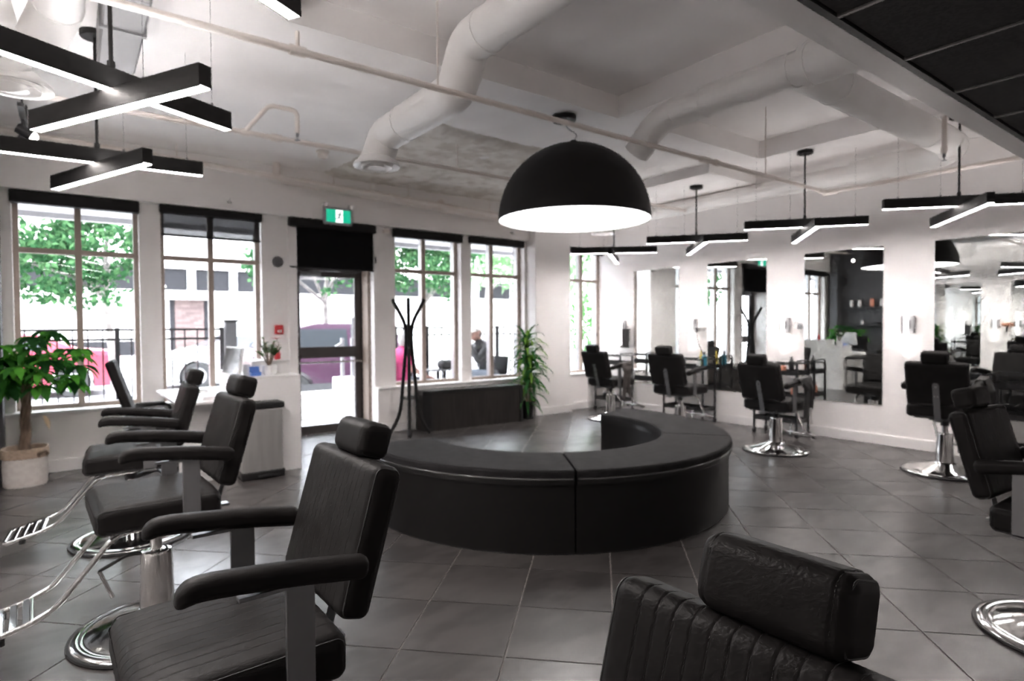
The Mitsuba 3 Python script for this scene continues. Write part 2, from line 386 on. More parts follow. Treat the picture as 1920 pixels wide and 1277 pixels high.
obj('side_trim', bx(3.165, 3.21, 7.47, YD - 0.02, 0, 2.30, 0.003), 'frame_tan', k, False)

# ceiling: lower slab with two coffers open to a higher slab
low = sbox(XL, 1.13, XR, YF + 0.02).union(sbox(5.7, 7.1, XR, 7.3)).difference(unary_union([sbox(1.09, 1.10, 4.05, 3.80), sbox(4.46, 1.10, 6.34, 3.78)]))
struct('ceiling', extr(low, 0.42, ZC), 'ceiling_paint', label='white painted concrete ceiling with recessed coffers')
obj('coffer', bx(1.0, 6.8, 1.0, 3.9, ZK, ZK + 0.1), 'ceiling_paint', 'ceiling', False)
struct('ceiling_soffit', bx(6.02, XR, 4.22, 7.27, 3.166, ZC + 0.01, 0.003), 'ceiling_paint', label='shallow dropped soffit above the two farthest mirror stations', cat_='soffit')
rng = random.Random(4)
# sprayed insulation patch
xs, ys = np.linspace(2.2, 6.7, 150), np.linspace(4.7, 7.26, 86)
X, Y = np.meshgrid(xs, ys, indexing='ij'); n1 = meshkit.fbm(np.stack([X * 1.3, Y * 1.3, 0 * X], -1), 4, 2); n2 = meshkit.fbm(np.stack([X * 7, Y * 7, 0 * X + 2], -1), 4, 5)
edge = np.minimum.reduce([X - 2.55 - 0.30 * (7.2 - Y) / 2.4, 6.45 - X, Y - 4.92 - 0.5 * np.clip((X - 4.6) / 2, 0, 1) ** 2, 0 * X + 0.5]) + (n1 - 0.5) * 0.35
holes = sum(np.exp(-(((X - hx) ** 2 + (Y - hy) ** 2) / s)) for hx, hy, s in ((3.75, 5.55, 0.006), (3.2, 6.35, 0.006), (4.9, 6.0, 0.01), (5.9, 5.2, 0.008)))
Z = ZC - 0.004 - 0.030 * np.clip(edge / 0.12, -1, 1) - 0.030 * (n2 - 0.4) - 0.02 * (meshkit.fbm(np.stack([X * 22, Y * 22, 0 * X + 2], -1), 3, 9) - 0.4) + 0.07 * holes + 0.02 * (n1 - 0.5)
V = np.stack([X, Y, Z], -1).reshape(-1, 3); i, j = np.meshgrid(np.arange(149), np.arange(85), indexing='ij'); q = (i * 86 + j).ravel()
ok = (edge > -0.08)[:-1, :-1].ravel(); q = q[ok]
obj('insulation', trimesh.Trimesh(V, np.vstack([np.stack([q, q + 87, q + 86], 1), np.stack([q, q + 1, q + 87], 1)])), 'spray_insulation', 'ceiling', True, label='rough beige sprayed insulation patch')
# low black ceiling over the camera's end of the room, edged by a white beam
ZB = 2.55
struct('trim_2', cat(bx(XL, XR, 1.118, 1.238, ZB, 3.6, 0.003)), 'trim_paint', label='white beam along the edge of the black tiled ceiling')
k = 'drop_ceiling'; TAKEN.add(k); labels[k] = {'kind': 'structure', 'label': 'low black tiled ceiling with thin grey grid bars'}
xg = [2.362 + 0.622 * i for i in range(-5, 9)]; yg = [1.09, -0.16, -1.41]
for x0, x1 in zip(xg[:-1], xg[1:]):
    for y1, y0 in ((1.09, -0.16), (-0.16, YB)):
        x0c, x1c = max(x0, XL) + 0.008, min(x1, XR) - 0.008
        if x1c - x0c > 0.05: obj('tile', bx(x0c, x1c, y0 + 0.008, y1 - 0.008, ZB + 0.006, ZB + 0.03, 0.003), 'black_ceiling_tile', k, False)
for x in xg:
    if XL < x < XR: obj('grid_bar', bx(x - 0.008, x + 0.008, YB, 1.09, ZB - 0.001, ZB + 0.02, 0.001), 'grey_grid_metal', k, False)
obj('grid_bar', bx(XL, XR, -0.168, -0.152, ZB, ZB + 0.02), 'grey_grid_metal', k, False)
obj('edge_bar', bx(XL, XR, 1.088, 1.1175, ZB - 0.002, ZB + 0.05, 0.001), 'black_steel', k, False)
obj('backing', bx(XL, XR, YB, 1.10, ZB + 0.05, ZB + 0.09), 'black_paint', k, False)

# ducts
def duct(name, pts, r, label, rnd=0.16, bands=(), group=None, sides=28):
    k_ = thing(name, label, 'air duct', group)
    p = fillet(pts, rnd, 9) if rnd else np.asarray(pts, float)
    obj('pipe', tube(p, r, sides), 'duct_paint', k_, 50)
    cum = np.r_[0, np.cumsum(np.linalg.norm(np.diff(p, axis=0), axis=1))]
    for s in bands:
        s = s * cum[-1]; c = np.array([np.interp(s, cum, p[:, a_]) for a_ in range(3)]); e = np.array([np.interp(s + 0.02, cum, p[:, a_]) for a_ in range(3)])
        obj('band', tube([c, e], r + 0.005, sides), 'duct_paint', k_, 50)
    return k_


def diffuser(x, y, z, label, r=0.19):
    k_ = thing('ceiling_diffuser', label, 'air vent', 'round air diffusers')
    obj('ring', lathe([(r * 0.55, z + 0.10), (r * 0.95, z + 0.03), (r, z + 0.012), (r, z), (r * 0.80, z + 0.012), (r * 0.55, z + 0.06), (r * 0.55, z + 0.10)], 40, (x, y, 0)), 'trim_paint', k_, 50)
    obj('cone', lathe([(r * 0.70, z - 0.006), (r * 0.52, z + 0.03), (r * 0.50, z + 0.03), (r * 0.68, z - 0.010), (r * 0.70, z - 0.006)], 40, (x, y, 0)), 'trim_paint', k_, 50)
    obj('cone', lathe([(0, z - 0.012), (r * 0.40, z - 0.012), (r * 0.22, z + 0.03), (0, z + 0.03)], 36, (x, y, 0)), 'trim_paint', k_, 50)


duct('air_duct', [(2.12, 1.25, 3.235), (2.12, 3.30, 3.235), (2.12, 3.46, 2.975), (2.12, 4.60, 2.975), (2.06, 4.64, 2.76)], 0.135, 'white round duct stepping down under the slab to a vent above the entrance', 0.09, (0.22, 0.50, 0.605, 0.84))
diffuser(2.06, 4.64, 2.715, 'white round diffuser at the end of the duct before the entrance')
duct('air_duct', [(3.80, 1.25, 3.04), (3.80, 1.95, 3.04)], 0.135, 'wide white duct section disappearing behind the white beam', 0, (0.25, 0.93))
duct('air_duct', [(3.80, 1.95, 3.04), (3.80, 3.12, 3.04), (3.80, 3.36, 2.82)], 0.11, 'white duct turning down beside the dome lamp cable', 0.2, (0.05, 0.5, 0.68, 0.95))
duct('air_duct', [(3.85, 2.02, 3.06), (6.72, 2.02, 3.06), (6.98, 2.22, 3.06), (6.98, 3.05, 3.06)], 0.125, 'white duct branching across the room and bending at the mirror wall', 0.28, (0.12, 0.55, 0.72, 0.86))
duct('air_duct', [(6.98, 3.05, 3.055), (6.98, 6.12, 3.055)], 0.10, 'white duct running along the top of the mirror wall', 0, (0.12, 0.45, 0.75))
duct('air_duct', [(6.98, 6.12, 3.055), (6.55, 6.30, 3.02), (6.42, 6.34, 2.80)], 0.10, 'short white duct elbow above the first mirror station', 0.15, (0.2,))
diffuser(6.42, 6.34, 2.76, 'white round diffuser above the first mirror station', 0.18)
duct('air_duct', [(-0.02, 1.3, 3.06), (-0.02, 3.9, 3.06), (-0.10, 4.1, 2.95)], 0.11, 'right one of two white ducts over the left chairs', 0.1, (0.6, 0.9))
duct('air_duct', [(-0.33, 1.3, 3.06), (-0.33, 4.1, 3.06), (-0.25, 4.42, 2.80)], 0.115, 'left one of two white ducts over the left chairs', 0.15, (0.6, 0.9))
diffuser(-0.24, 4.42, 2.76, 'white round diffuser over the left chairs')
one('metal_box', cat(bx(0.16, 0.36, 3.5, 4.55, 3.02, ZC - 0.006, 0.01), bx(0.15, 0.37, 3.9, 3.93, 3.01, ZC - 0.01)), 'sheet_metal', 'grey sheet metal box hung under the slab beside the left ducts', 'duct box')

# sprinkler and drain pipes
def pipe(name, pts, r, label, parts=(), cat_='pipe', rnd=0.05):
    k_ = thing(name, label, cat_)
    obj('run', tube(pts, r, 14, rnd), 'pipe_paint', k_, 50)
    for p, q, rr in parts: obj('fitting', cyl(p, q, rr, 14), 'pipe_paint', k_, 50)
    return k_


def sprinkler(parent, x, y, z):
    obj('sprinkler_head', cat(cyl((x, y, z), (x, y, z - 0.03), 0.012, 12), cyl((x, y, z - 0.03), (x, y, z - 0.055), 0.005, 8), lathe([(0, z - 0.055), (0.02, z - 0.055), (0.022, z - 0.059), (0, z - 0.059)], 16, (x, y, 0))), 'grey_steel', parent)


hang = lambda x, y, z: ((x, y, z), (x, y, ZC), 0.005)
k = pipe('sprinkler_pipe', [(XL, 3.155, 2.82), (6.60, 3.155, 2.82)], 0.019, 'long thin sprinkler pipe crossing the room in front of the dome lamp',
         [((0.93, 3.155, 2.82), (1.01, 3.155, 2.82), 0.027), ((0.97, 3.155, 2.82), (0.97, 3.155, 2.92), 0.011), ((4.38, 3.155, 2.82), (4.50, 3.155, 2.82), 0.027), ((4.58, 3.155, 2.82), (4.63, 3.155, 2.82), 0.029),
          ((6.45, 3.155, 2.82), (6.54, 3.155, 2.82), 0.027), ((1.8, 3.155, 2.82), (1.8, 3.155, ZK), 0.005), ((5.4, 3.155, 2.82), (5.4, 3.155, ZK), 0.005)])
k = pipe('sprinkler_pipe', [(XL, 5.22, 2.985), (6.9, 5.22, 2.985)], 0.021, 'sprinkler pipe crossing behind the dome lamp',
         [((1.14, 5.22, 2.985), (1.20, 5.22, 2.985), 0.03), ((1.38, 5.22, 2.985), (1.46, 5.22, 2.985), 0.032), hang(0.4, 5.22, 2.985), hang(3.2, 5.22, 2.985), hang(5.2, 5.22, 2.985)])
obj('branch', tube([(1.17, 5.22, 2.99), (1.30, 4.98, 3.16), (1.52, 4.98, 3.16), (1.52, 4.98, 2.98)], 0.018, 12, 0.05), 'pipe_paint', k, 50); sprinkler(k, 1.52, 4.98, 2.98)
obj('branch', tube([(5.9, 5.22, 2.99), (5.45, 5.0, 3.18), (5.40, 5.0, 3.18), (5.40, 5.0, 2.83)], 0.018, 12, 0.05), 'pipe_paint', k, 50); sprinkler(k, 5.40, 5.0, 2.83)
pipe('sprinkler_pipe', [(6.625, 3.19, 2.82), (6.625, 1.245, 2.82)], 0.021, 'thin sprinkler pipe running before the mirror wall to the white beam', [((6.625, 3.20, 2.82), (6.625, 3.04, 2.82), 0.03)])
k = pipe('sprinkler_pipe', [(5.86, 1.30, 3.12), (5.86, 1.84, 3.12), (5.86, 1.84, 2.80)], 0.019, 'white drop pipe with a sprinkler head in front of the duct bend', [((5.86, 1.84, 2.82), (5.86, 1.84, 2.86), 0.024)]); sprinkler(k, 5.86, 1.84, 2.80)
pipe('drain_pipe', [(XL, 6.95, 3.165), (5.74, 6.95, 2.955)], 0.030, 'upper of two sloping drain pipes along the window wall', [hang(0.9, 6.95, 3.12), hang(3.0, 6.95, 3.05)])
pipe('drain_pipe', [(1.93, 7.12, 3.28), (1.93, 7.12, 3.10), (5.5, 7.12, 2.945), (5.73, 7.12, 2.935)], 0.042, 'lower drain pipe with an elbow above the exit sign',
     [((4.05, 7.12, 3.008), (4.17, 7.12, 3.003), 0.05), ((4.5, 7.12, 2.989), (4.62, 7.12, 2.984), 0.05), ((4.15, 7.12, 3.0), (4.0, 6.97, 3.06), 0.04), hang(2.6, 7.12, 3.07), hang(3.6, 7.12, 3.03), hang(4.9, 7.12, 2.97)], rnd=0.09)
pipe('drain_pipe', [(2.55, 1.30, 3.16), (2.55, 1.62, 3.16)], 0.045, 'pale pipe stub at the top of the photo', [((2.55, 1.62, 3.16), (2.55, 1.74, 3.16), 0.055), ((2.55, 1.70, 3.16), (2.55, 1.70, 3.46), 0.038)])
one('smoke_detector', cat(lathe([(0, 3.20), (0.035, 3.20), (0.05, 3.215), (0.05, 3.25), (0.065, 3.255), (0.065, ZC)], 28, (2.2, 6.35, 0))), 'pipe_paint', 'beige smoke detector on the slab above the exit sign', 'smoke detector')
for x, y, lab in ((1.44, 7.16, 'small wall sprinkler head over the second window'), (5.37, 7.16, 'small wall sprinkler head over the last window before the pier')):
    one('sprinkler', cat(cyl((x, YF, 2.80), (x, YF - 0.05, 2.80), 0.014, 12), lathe([(0, 2.775), (0.026, 2.775), (0.026, 2.779), (0, 2.779)], 16, (x, YF - 0.06, 0)), cyl((x, YF - 0.055, 2.83), (x, YF - 0.055, 2.775), 0.006, 8)), 'steel', lab, 'sprinkler')
one('conduit_box', bx(3.33, 3.42, 7.28, 7.335, 2.63, 2.68, 0.006), 'pipe_paint', 'small beige box on the pier right of the door blind', 'junction box')

# ------------------------------------------------------------------ lamps
def bar_lamp(x, y, azA, azB, L, ztop, label, group, wires=(-0.5, 0.5), up=1.0):
    k_ = thing('pendant_lamp', label, 'pendant light', group)
    zA, hh, w = 2.45, 0.093, 0.058
    obj('canopy', lathe([(0, ztop - 0.035), (0.075, ztop - 0.035), (0.08, ztop - 0.03), (0.08, ztop), (0, ztop)], 28, (x, y, 0)), 'matte_black', k_)
    obj('rod', cat(cyl((x, y, zA + hh), (x, y, ztop - 0.03), 0.009, 10), cyl((x, y, zA + hh), (x, y, zA + hh + 0.035), 0.016, 12)), 'matte_black', k_)
    for az, zb in ((azA, zA), (azB, zA - hh)):
        M = tr(x, y, 0) @ rot(math.radians(az))
        b_ = obj('bar', xf(cat(bx(-L / 2, L / 2, -w / 2, w / 2, zb + 0.006, zb + hh, 0.002), bx(-L / 2, L / 2, -w / 2, -w / 2 + 0.005, zb, zb + 0.02), bx(-L / 2, L / 2, w / 2 - 0.005, w / 2, zb, zb + 0.02)), M), 'matte_black', k_, False)
        obj('diffuser', None, None, b_, shape=glow(xf(bx(-L / 2 + 0.004, L / 2 - 0.004, -w / 2 + 0.006, w / 2 - 0.006, zb - 0.001, zb + 0.005), M), np.array((1.0, 0.92, 0.885)) * LED * (0.66 if up < 1 else 0.95)))
        for p, q in ((-L / 2 + 0.02, -0.06), (0.06, L / 2 - 0.02)): obj('uplight', None, None, b_, shape=glow(xf(bx(p, q, -0.011, 0.011, zb + hh, zb + hh + 0.001), M), np.array((1.0, 0.955, 0.93)) * UPLIGHT * up))
        if az == azA:
            for s in wires: obj('wire', xf(cyl((s * L, 0, zb + hh), (s * L, 0, ZC), 0.0010, 5), M), 'dark_grey', k_, False)
            for s in wires: obj('clip', xf(cyl((s * L, 0, zb + hh), (s * L, 0, zb + hh + 0.02), 0.006, 8), M), 'matte_black', k_, False)


for (x, y, A, B, z, lab) in ((6.42, 6.12, 138, 39, 3.165, 'black crossed bar lamp hanging over the farthest station of the mirror wall'), (6.45, 4.71, 130, 46, 3.165, 'black crossed bar lamp hanging over the second farthest mirror station'),
                             (6.47, 3.32, 128.6, 38, ZC, 'black crossed bar lamp hanging over the mirror that reflects the charcoal wall'), (6.49, 1.92, 131, 36, ZC, 'black crossed bar lamp nearest the white beam, at the mirror that reflects the dome')):
    bar_lamp(x, y, A, B, 1.24, z, lab, 'crossed bar lamps over the mirror stations', (-0.4, 0.12, 0.4), 0.20)
for (x, y, A, B, lab) in ((0.12, 1.79, 31, 121, 'black crossed bar lamp of which only one bright bar end shows at the top'), (0.165, 3.21, 28, 118.5, 'large black crossed bar lamp with a bright bar slanting in front, upper left'),
                          (0.155, 4.67, -3, 112, 'smaller looking black crossed bar lamp hanging nearest the window with the tree')):
    bar_lamp(x, y, A, B, 1.21, ZC, lab, 'crossed bar lamps over the left chairs', (-0.4, 0.12, 0.42))

k = thing('dome_pendant', 'huge matte black half dome lamp with white inside over the ring bench', 'pendant light')
DX, DY, DR, DZ = 3.68, 4.0, 0.686, 2.34
th = np.linspace(0, PI / 2, 33)
obj('shade', lathe([(0, DZ + DR)] + [(DR * math.sin(t), DZ + DR * math.cos(t)) for t in th[1:]] + [(DR - 0.006, DZ)] , 96, (DX, DY, 0)), 'matte_black', k, 60)
obj('lining', lathe([(DR - 0.006, DZ), (DR - 0.008, DZ + 0.002)] + [((DR - 0.010) * math.sin(t), DZ + (DR - 0.010) * math.cos(t)) for t in th[::-1][1:-1]] + [(0, DZ + DR - 0.01)], 96, (DX, DY, 0)), 'white_gloss', k, 60)
obj('collar', lathe([(0, DZ + DR + 0.035), (0.03, DZ + DR + 0.035), (0.034, DZ + DR - 0.004), (0, DZ + DR - 0.004)], 24, (DX, DY, 0)), 'matte_black', k)
obj('cord', tube([(DX, DY, DZ + DR + 0.03), (DX + 0.03, DY - 0.02, DZ + DR + 0.09), (DX - 0.05, DY + 0.04, DZ + DR + 0.15), (DX - 0.07, DY + 0.05, ZC - 0.02)], 0.005, 8, 0.08), 'grey_steel', k)
obj('canopy', lathe([(0, ZC - 0.045), (0.10, ZC - 0.045), (0.11, ZC - 0.035), (0.11, ZC), (0, ZC)], 32, (DX - 0.07, DY + 0.05, 0)), 'matte_black', k)
an = lambda r0, r1, z: trimesh.creation.annulus(r_min=r0, r_max=r1, height=0.002, sections=72)
m = an(0.60, 0.672, 0); m.apply_translation((DX, DY, DZ + 0.016)); obj('light_ring', None, None, k, shape=glow(m, np.array((1.0, 0.97, 0.95)) * 22, 'jar_white'))
m = an(0.592, 0.680, 0); m.apply_translation((DX, DY, DZ + 0.0135)); obj('ring_diffuser', None, None, k, shape=glow(m, np.array((1.0, 0.97, 0.95)) * 2.2, 'jar_white'))
obj('socket', cyl((DX, DY, DZ + DR - 0.012), (DX, DY, 2.76), 0.028, 16), 'black_plastic', k)
obj('bulb', None, None, k, shape=glow(ball((DX, DY, 2.66), 0.105, 2), np.array((1.0, 0.955, 0.92)) * DOME, 'jar_white'))

# tube lamps beside the mirrors
def capsule(c, r, z0, z1, n=20):
    t = np.linspace(0, PI / 2, 6)
    return lathe([(r * math.sin(a), z0 + r - r * math.cos(a)) for a in t] + [(r * math.cos(a), z1 - r + r * math.sin(a)) for a in t], n, (c[0], c[1], 0))


def sconce(y, side, label, z0=1.03, z1=1.70, shelf=False, holder=True, dryer=False):
    k_ = thing('wall_lamp', label, 'wall light', 'tube lamps beside the mirrors')
    x, s = (XR, -1) if side == 'r' else (XL, 1)
    obj('tube', None, None, k_, shape=glow(capsule((x + s * 0.075, y), 0.023, z0, z1), np.array((1.0, 0.95, 0.925)) * SCONCE, 'jar_white'))
    obj('backplate', bx(x, x + s * 0.035, y - 0.062, y + 0.062, 1.28, 1.48, 0.004), 'grey_plastic', k_, False)
    obj('clasp', cat(bx(x + s * 0.03, x + s * 0.06, y - 0.02, y + 0.02, 1.33, 1.43, 0.004)), 'grey_steel', k_, False)
    if holder:
        yy = y - 0.19
        h_ = thing('tool_holder', 'small wire tool holder on the ' + ('mirror wall by a tube lamp' if side == 'r' else 'left wall by a tube lamp'), 'tool holder', 'wire tool holders')
        obj('wall_plate', bx(x, x + s * 0.012, yy - 0.03, yy + 0.03, 1.33, 1.40, 0.003), 'steel', h_, False)
        obj('loop', tube([(x + s * 0.01, yy, 1.36), (x + s * 0.10, yy - 0.05, 1.36), (x + s * 0.10, yy, 1.43), (x + s * 0.10, yy + 0.04, 1.36), (x + s * 0.01, yy, 1.36)], 0.004, 8), 'steel', h_)
    if dryer:
        d_ = thing('hair_dryer', 'copper coloured hair dryer hung on the left wall by a tube lamp', 'hair dryer')
        obj('barrel', cyl((x + s * 0.10, y - 0.28, 1.36), (x + s * 0.10, y - 0.13, 1.36), 0.04, 18), 'copper', d_)
        obj('grip', tube([(x + s * 0.10, y - 0.22, 1.34), (x + s * 0.10, y - 0.20, 1.20)], 0.018, 12), 'black_plastic', d_)
    return k_


for y, lab, kw in ((6.87, 'glowing tube lamp at the far end of the mirror wall, above the hanging cape', dict(z0=1.06, z1=1.75, holder=False)), (5.47, 'glowing tube lamp between the two farthest mirrors', dict(holder=False)),
                   (4.06, 'glowing tube lamp left of the mirror that reflects the charcoal wall', {}), (2.65, 'glowing tube lamp between the two mirrors nearest the camera', dict(holder=False))):
    sconce(y, 'r', lab, **kw)
for y, lab, kw in ((3.955, 'glowing tube lamp on the left wall next to a copper hair dryer', dict(dryer=True, holder=False)), (2.545, 'glowing tube lamp on the left wall between its two nearer mirrors', {})):
    sconce(y, 'l', lab, **kw)


def mirror(y0, y1, side, label):
    k_ = thing('wall_mirror', label, 'mirror', 'tall frameless wall mirrors')
    x, s = (XR, -1) if side == 'r' else (XL, 1); z0, z1 = 0.452, 2.275
    obj('backing', bx(x, x + s * 0.008, y0, y1, z0, z1, 0.001), 'trim_paint', k_, False)
    q = x + s * 0.0085; V = [(q, y0 + .002, z0 + .002), (q, y1 - .002, z0 + .002), (q, y1 - .002, z1 - .002), (q, y0 + .002, z1 - .002)]
    obj('glass', trimesh.Trimesh(V, [[0, 1, 2], [0, 2, 3]], process=False), 'mirror_glass', k_, False)


for a, b, lab in ((5.735, 6.64, 'tall mirror farthest away, reflecting a plain white wall'), (4.32, 5.23, 'tall mirror reflecting the windows and the door blind'), (2.908, 3.813, 'tall mirror reflecting the reception desk and charcoal wall'),
                  (1.50, 2.408, 'tall mirror at the right edge reflecting the black dome lamp')):
    mirror(a, b, 'r', lab)
for a, b, lab in ((4.21, 5.10, 'mirror on the left wall nearest the charcoal wall'), (2.80, 3.70, 'middle mirror on the left wall behind the chairs'), (1.39, 2.29, 'mirror on the left wall nearest the camera')):
    mirror(a, b, 'l', lab)

# blinds
def blind(x0, x1, y, zt, zc, zf, label, fab='blind_fabric'):
    k_ = thing('roller_blind', label, 'roller blind', 'black roller blinds')
    obj('cassette', rboxat(x0, x1, y - 0.05, y + 0.05, zc, zt, 0.012), 'matte_black', k_, 40)
    if zf is not None:
        obj('fabric', bx(x0 + 0.02, x1 - 0.02, y + 0.018, y + 0.0195, zf, zc + 0.01), fab, k_, False)
        obj('bottom_bar', bx(x0 + 0.015, x1 - 0.015, y + 0.008, y + 0.028, zf - 0.022, zf, 0.003), 'matte_black', k_, False)
    return k_


def rboxat(x0, x1, y0, y1, z0, z1, r, **k):
    return xf(rbox((x1 - x0, y1 - y0, z1 - z0), r, seg=3, **k), tr((x0 + x1) / 2, (y0 + y1) / 2, (z0 + z1) / 2))


blind(-0.448, 0.592, 7.335, 2.708, 2.588, None, 'rolled black blind over the leftmost window with the green tree')
blind(0.776, 1.81, 7.335, 2.708, 2.62, 2.405, 'black see-through blind pulled a little way down the second window', 'screen_fabric')
k = blind(2.10, 3.20, 7.29, 2.708, 2.60, 2.13, 'wide black blind covering the top of the entrance door')
obj('chain_grip', bx(3.196, 3.214, 7.28, 7.30, 2.22, 2.30, 0.004), 'black_plastic', k, False)
blind(3.465, 4.55, 7.335, 2.70, 2.59, None, 'rolled black blind over the window behind the coat rack')
blind(4.665, 5.67, 7.335, 2.70, 2.60, None, 'rolled black blind over the window behind the storage bench')
blind(6.475, 7.43, 7.36, 2.70, 2.60, None, 'rolled black blind over the window behind the farthest chair')

# exit sign
k = thing('exit_sign', 'lit green exit sign with a white running figure over the door', 'exit sign')
ex0, ex1, ez0, ez1, ey = 2.50, 2.86, 2.655, 2.865, 7.19
obj('housing', bx(ex0, ex1, ey, YF, ez0, ez1, 0.01), 'grey_plastic', k, False)
g = 0.028
for a, b in ((ex0 + g, ex0 + 0.145), (ex1 - 0.125, ex1 - g)):
    obj('green_panel', None, None, k, shape=glow(bx(a, b, ey - 0.003, ey + 0.001, ez0 + g, ez1 - g), (0.0, 0.27, 0.155), 'black_paint'))
obj('white_panel', None, None, k, shape=glow(bx(ex0 + 0.145, ex1 - 0.125, ey - 0.003, ey + 0.001, ez0 + g, ez1 - g), (0.9, 1.0, 0.97), 'black_paint'))
cxm, czm = (ex0 + 0.145 + ex1 - 0.125) / 2, (ez0 + ez1) / 2
seg = lambda a, b, w: xf(bx(-0.004, math.hypot(b[0] - a[0], b[1] - a[1]) + 0.004, -0.001, 0.001, -w, w), tr(cxm + a[0], ey - 0.005, czm + a[1]) @ rot(-math.atan2(b[1] - a[1], b[0] - a[0]), (0, 1, 0)))
mat('sign_green', (0.0, 0.06, 0.045), 0.6)
obj('running_figure', cat(xf(cyl((0, 0.001, 0), (0, -0.001, 0), 0.011, 14), tr(cxm + 0.016, ey - 0.005, czm + 0.052)), seg((0.010, 0.034), (-0.006, -0.008), 0.009), seg((-0.006, -0.008), (-0.016, -0.028), 0.006), seg((-0.016, -0.028), (-0.04, -0.03), 0.005),
                          seg((-0.004, -0.010), (0.016, -0.03), 0.006), seg((0.016, -0.03), (0.018, -0.055), 0.005), seg((0.008, 0.03), (-0.018, 0.026), 0.005), seg((-0.018, 0.026), (-0.026, 0.006), 0.004), seg((0.010, 0.03), (0.028, 0.012), 0.005), seg((0.028, 0.012), (0.04, 0.018), 0.004)), 'sign_green', k, False)
for x in (ex0 + 0.02, ex1 - 0.015):
    h_ = obj('lamp_head', cat(cyl((x, ey + 0.045, ez1 + 0.03), (x + 0.01, ey - 0.005, ez1 + 0.022), 0.026, 18), cyl((x, ey + 0.03, ez1), (x, ey + 0.03, ez1 + 0.015), 0.01, 10)), 'chrome', k, label='small chrome emergency lamp head')
one('wall_clock', cat(lathe([(0, 0.03), (0.045, 0.03), (0.062, 0.022), (0.064, 0), (0, 0)], 32)), 'dark_grey', 'small round dark grey device on the pier left of the door blind', 'speaker', M=tr(1.985, 7.335, 2.17) @ rot(PI / 2, (1, 0, 0)))
k = thing('fire_alarm', 'red fire alarm pull box on the pier left of the door', 'fire alarm')
obj('body', bx(1.935, 2.03, 7.29, 7.335, 1.31, 1.42, 0.008), 'red_plastic', k, False)
obj('handle', cat(bx(1.958, 1.98, 7.283, 7.29, 1.33, 1.36, 0.003), bx(1.988, 2.008, 7.283, 7.29, 1.33, 1.36, 0.003)), 'white_gloss', k, False)
one('wall_plate', bx(1.945, 2.02, 7.327, 7.335, 1.54, 1.66, 0.003), 'trim_paint', 'blank white wall plate above the fire alarm', 'wall plate', smooth=False)
one('wall_plate', bx(7.20, 7.225, 7.262, 7.27, 1.2, 1.26, 0.002), 'black_plastic', 'tiny dark wall switch beside the farthest chair', 'switch', smooth=False)

# charcoal wall: shelves, jars, spot lamps, camera (seen in the mirror)
for z, y0, y1, lab in ((1.775, 5.60, 6.95, 'upper black shelf with jars on the charcoal wall'), (1.345, 5.60, 6.91, 'lower black shelf on the charcoal wall')):
    one('wall_shelf', bx(XL, XL + 0.16, y0, y1, z, z + 0.035, 0.003), 'black_paint', lab, 'shelf', smooth=False)
for y, h_, m_, lab in ((6.80, 0.17, 'jar_white', 'white jar nearest the window on the upper shelf'), (6.61, 0.17, 'jar_white', 'second white jar on the upper shelf'), (6.33, 0.19, 'jar_orange', 'orange jar on the upper shelf'), (6.11, 0.18, 'jar_white', 'white jar right of the orange jar')):
    k = thing('jar', lab, 'jar', 'jars on the upper shelf')
    obj('body', lathe([(0, 1.81), (0.042, 1.81), (0.046, 1.816), (0.046, 1.81 + h_ * 0.8), (0.04, 1.81 + h_ * 0.84), (0, 1.81 + h_ * 0.84)], 24, (XL + 0.08, y, 0)), m_, k)
    obj('lid', lathe([(0, 1.81 + h_ * 0.84), (0.043, 1.81 + h_ * 0.84), (0.043, 1.81 + h_), (0, 1.81 + h_)], 24, (XL + 0.08, y, 0)), m_, k)
k = thing('jar', 'small pale jar on the lower shelf', 'jar')
obj('body', lathe([(0, 1.38), (0.035, 1.38), (0.035, 1.45), (0, 1.45)], 20, (XL + 0.08, 6.55, 0)), 'jar_white', k); obj('lid', lathe([(0, 1.45), (0.03, 1.45), (0.03, 1.48), (0, 1.48)], 20, (XL + 0.08, 6.55, 0)), 'grey_plastic', k)
one('bowl', lathe([(0, 1.38), (0.05, 1.38), (0.11, 1.43), (0.105, 1.432), (0.045, 1.388), (0, 1.388)], 24, (XL + 0.08, 6.15, 0)), 'black_paint', 'low black bowl on the lower shelf', 'bowl')
k = thing('track_light', 'ceiling track with three small round spot lamps before the charcoal wall', 'track light')
obj('track', bx(-0.29, -0.25, 5.7, 6.8, 3.03, 3.06), 'black_paint', k, False); obj('stem', cat(cyl((-0.27, 5.9, 3.05), (-0.27, 5.9, ZC), 0.008, 8), cyl((-0.27, 6.5, 3.05), (-0.27, 6.5, ZC), 0.008, 8)), 'black_paint', k)
for y in (6.56, 6.30, 6.05):
    obj('spot', cat(cyl((-0.27, y, 3.03), (-0.27, y, 2.97), 0.012, 10), cyl((-0.31, y, 2.965), (-0.22, y, 2.915), 0.04, 18)), 'black_paint', k)
    obj('lens', None, None, k, shape=glow(ball((-0.215, y, 2.91), 0.036, 2), np.array((1, 0.93, 0.85)) * 12, 'jar_white'))
k = thing('security_camera', 'small black camera high on the charcoal wall', 'security camera')
obj('body', cyl((XL + 0.05, 7.0, 2.50), (XL + 0.17, 7.0, 2.47), 0.05, 18), 'black_plastic', k); obj('bracket', cyl((XL, 7.0, 2.50), (XL + 0.06, 7.0, 2.50), 0.018, 10), 'black_plastic', k)

# ------------------------------------------------------------------ barber chairs (local frame: x forward, y left, z up)
REC = 0.278
CU, CN = np.array([-math.sin(REC), math.cos(REC)]), np.array([math.cos(REC), math.sin(REC)])


def grooves(h, border, step):
    n = int((2 * (h - border)) / step + 0.5); return [-h + border + i * (2 * (h - border)) / n for i in range(n + 1)]


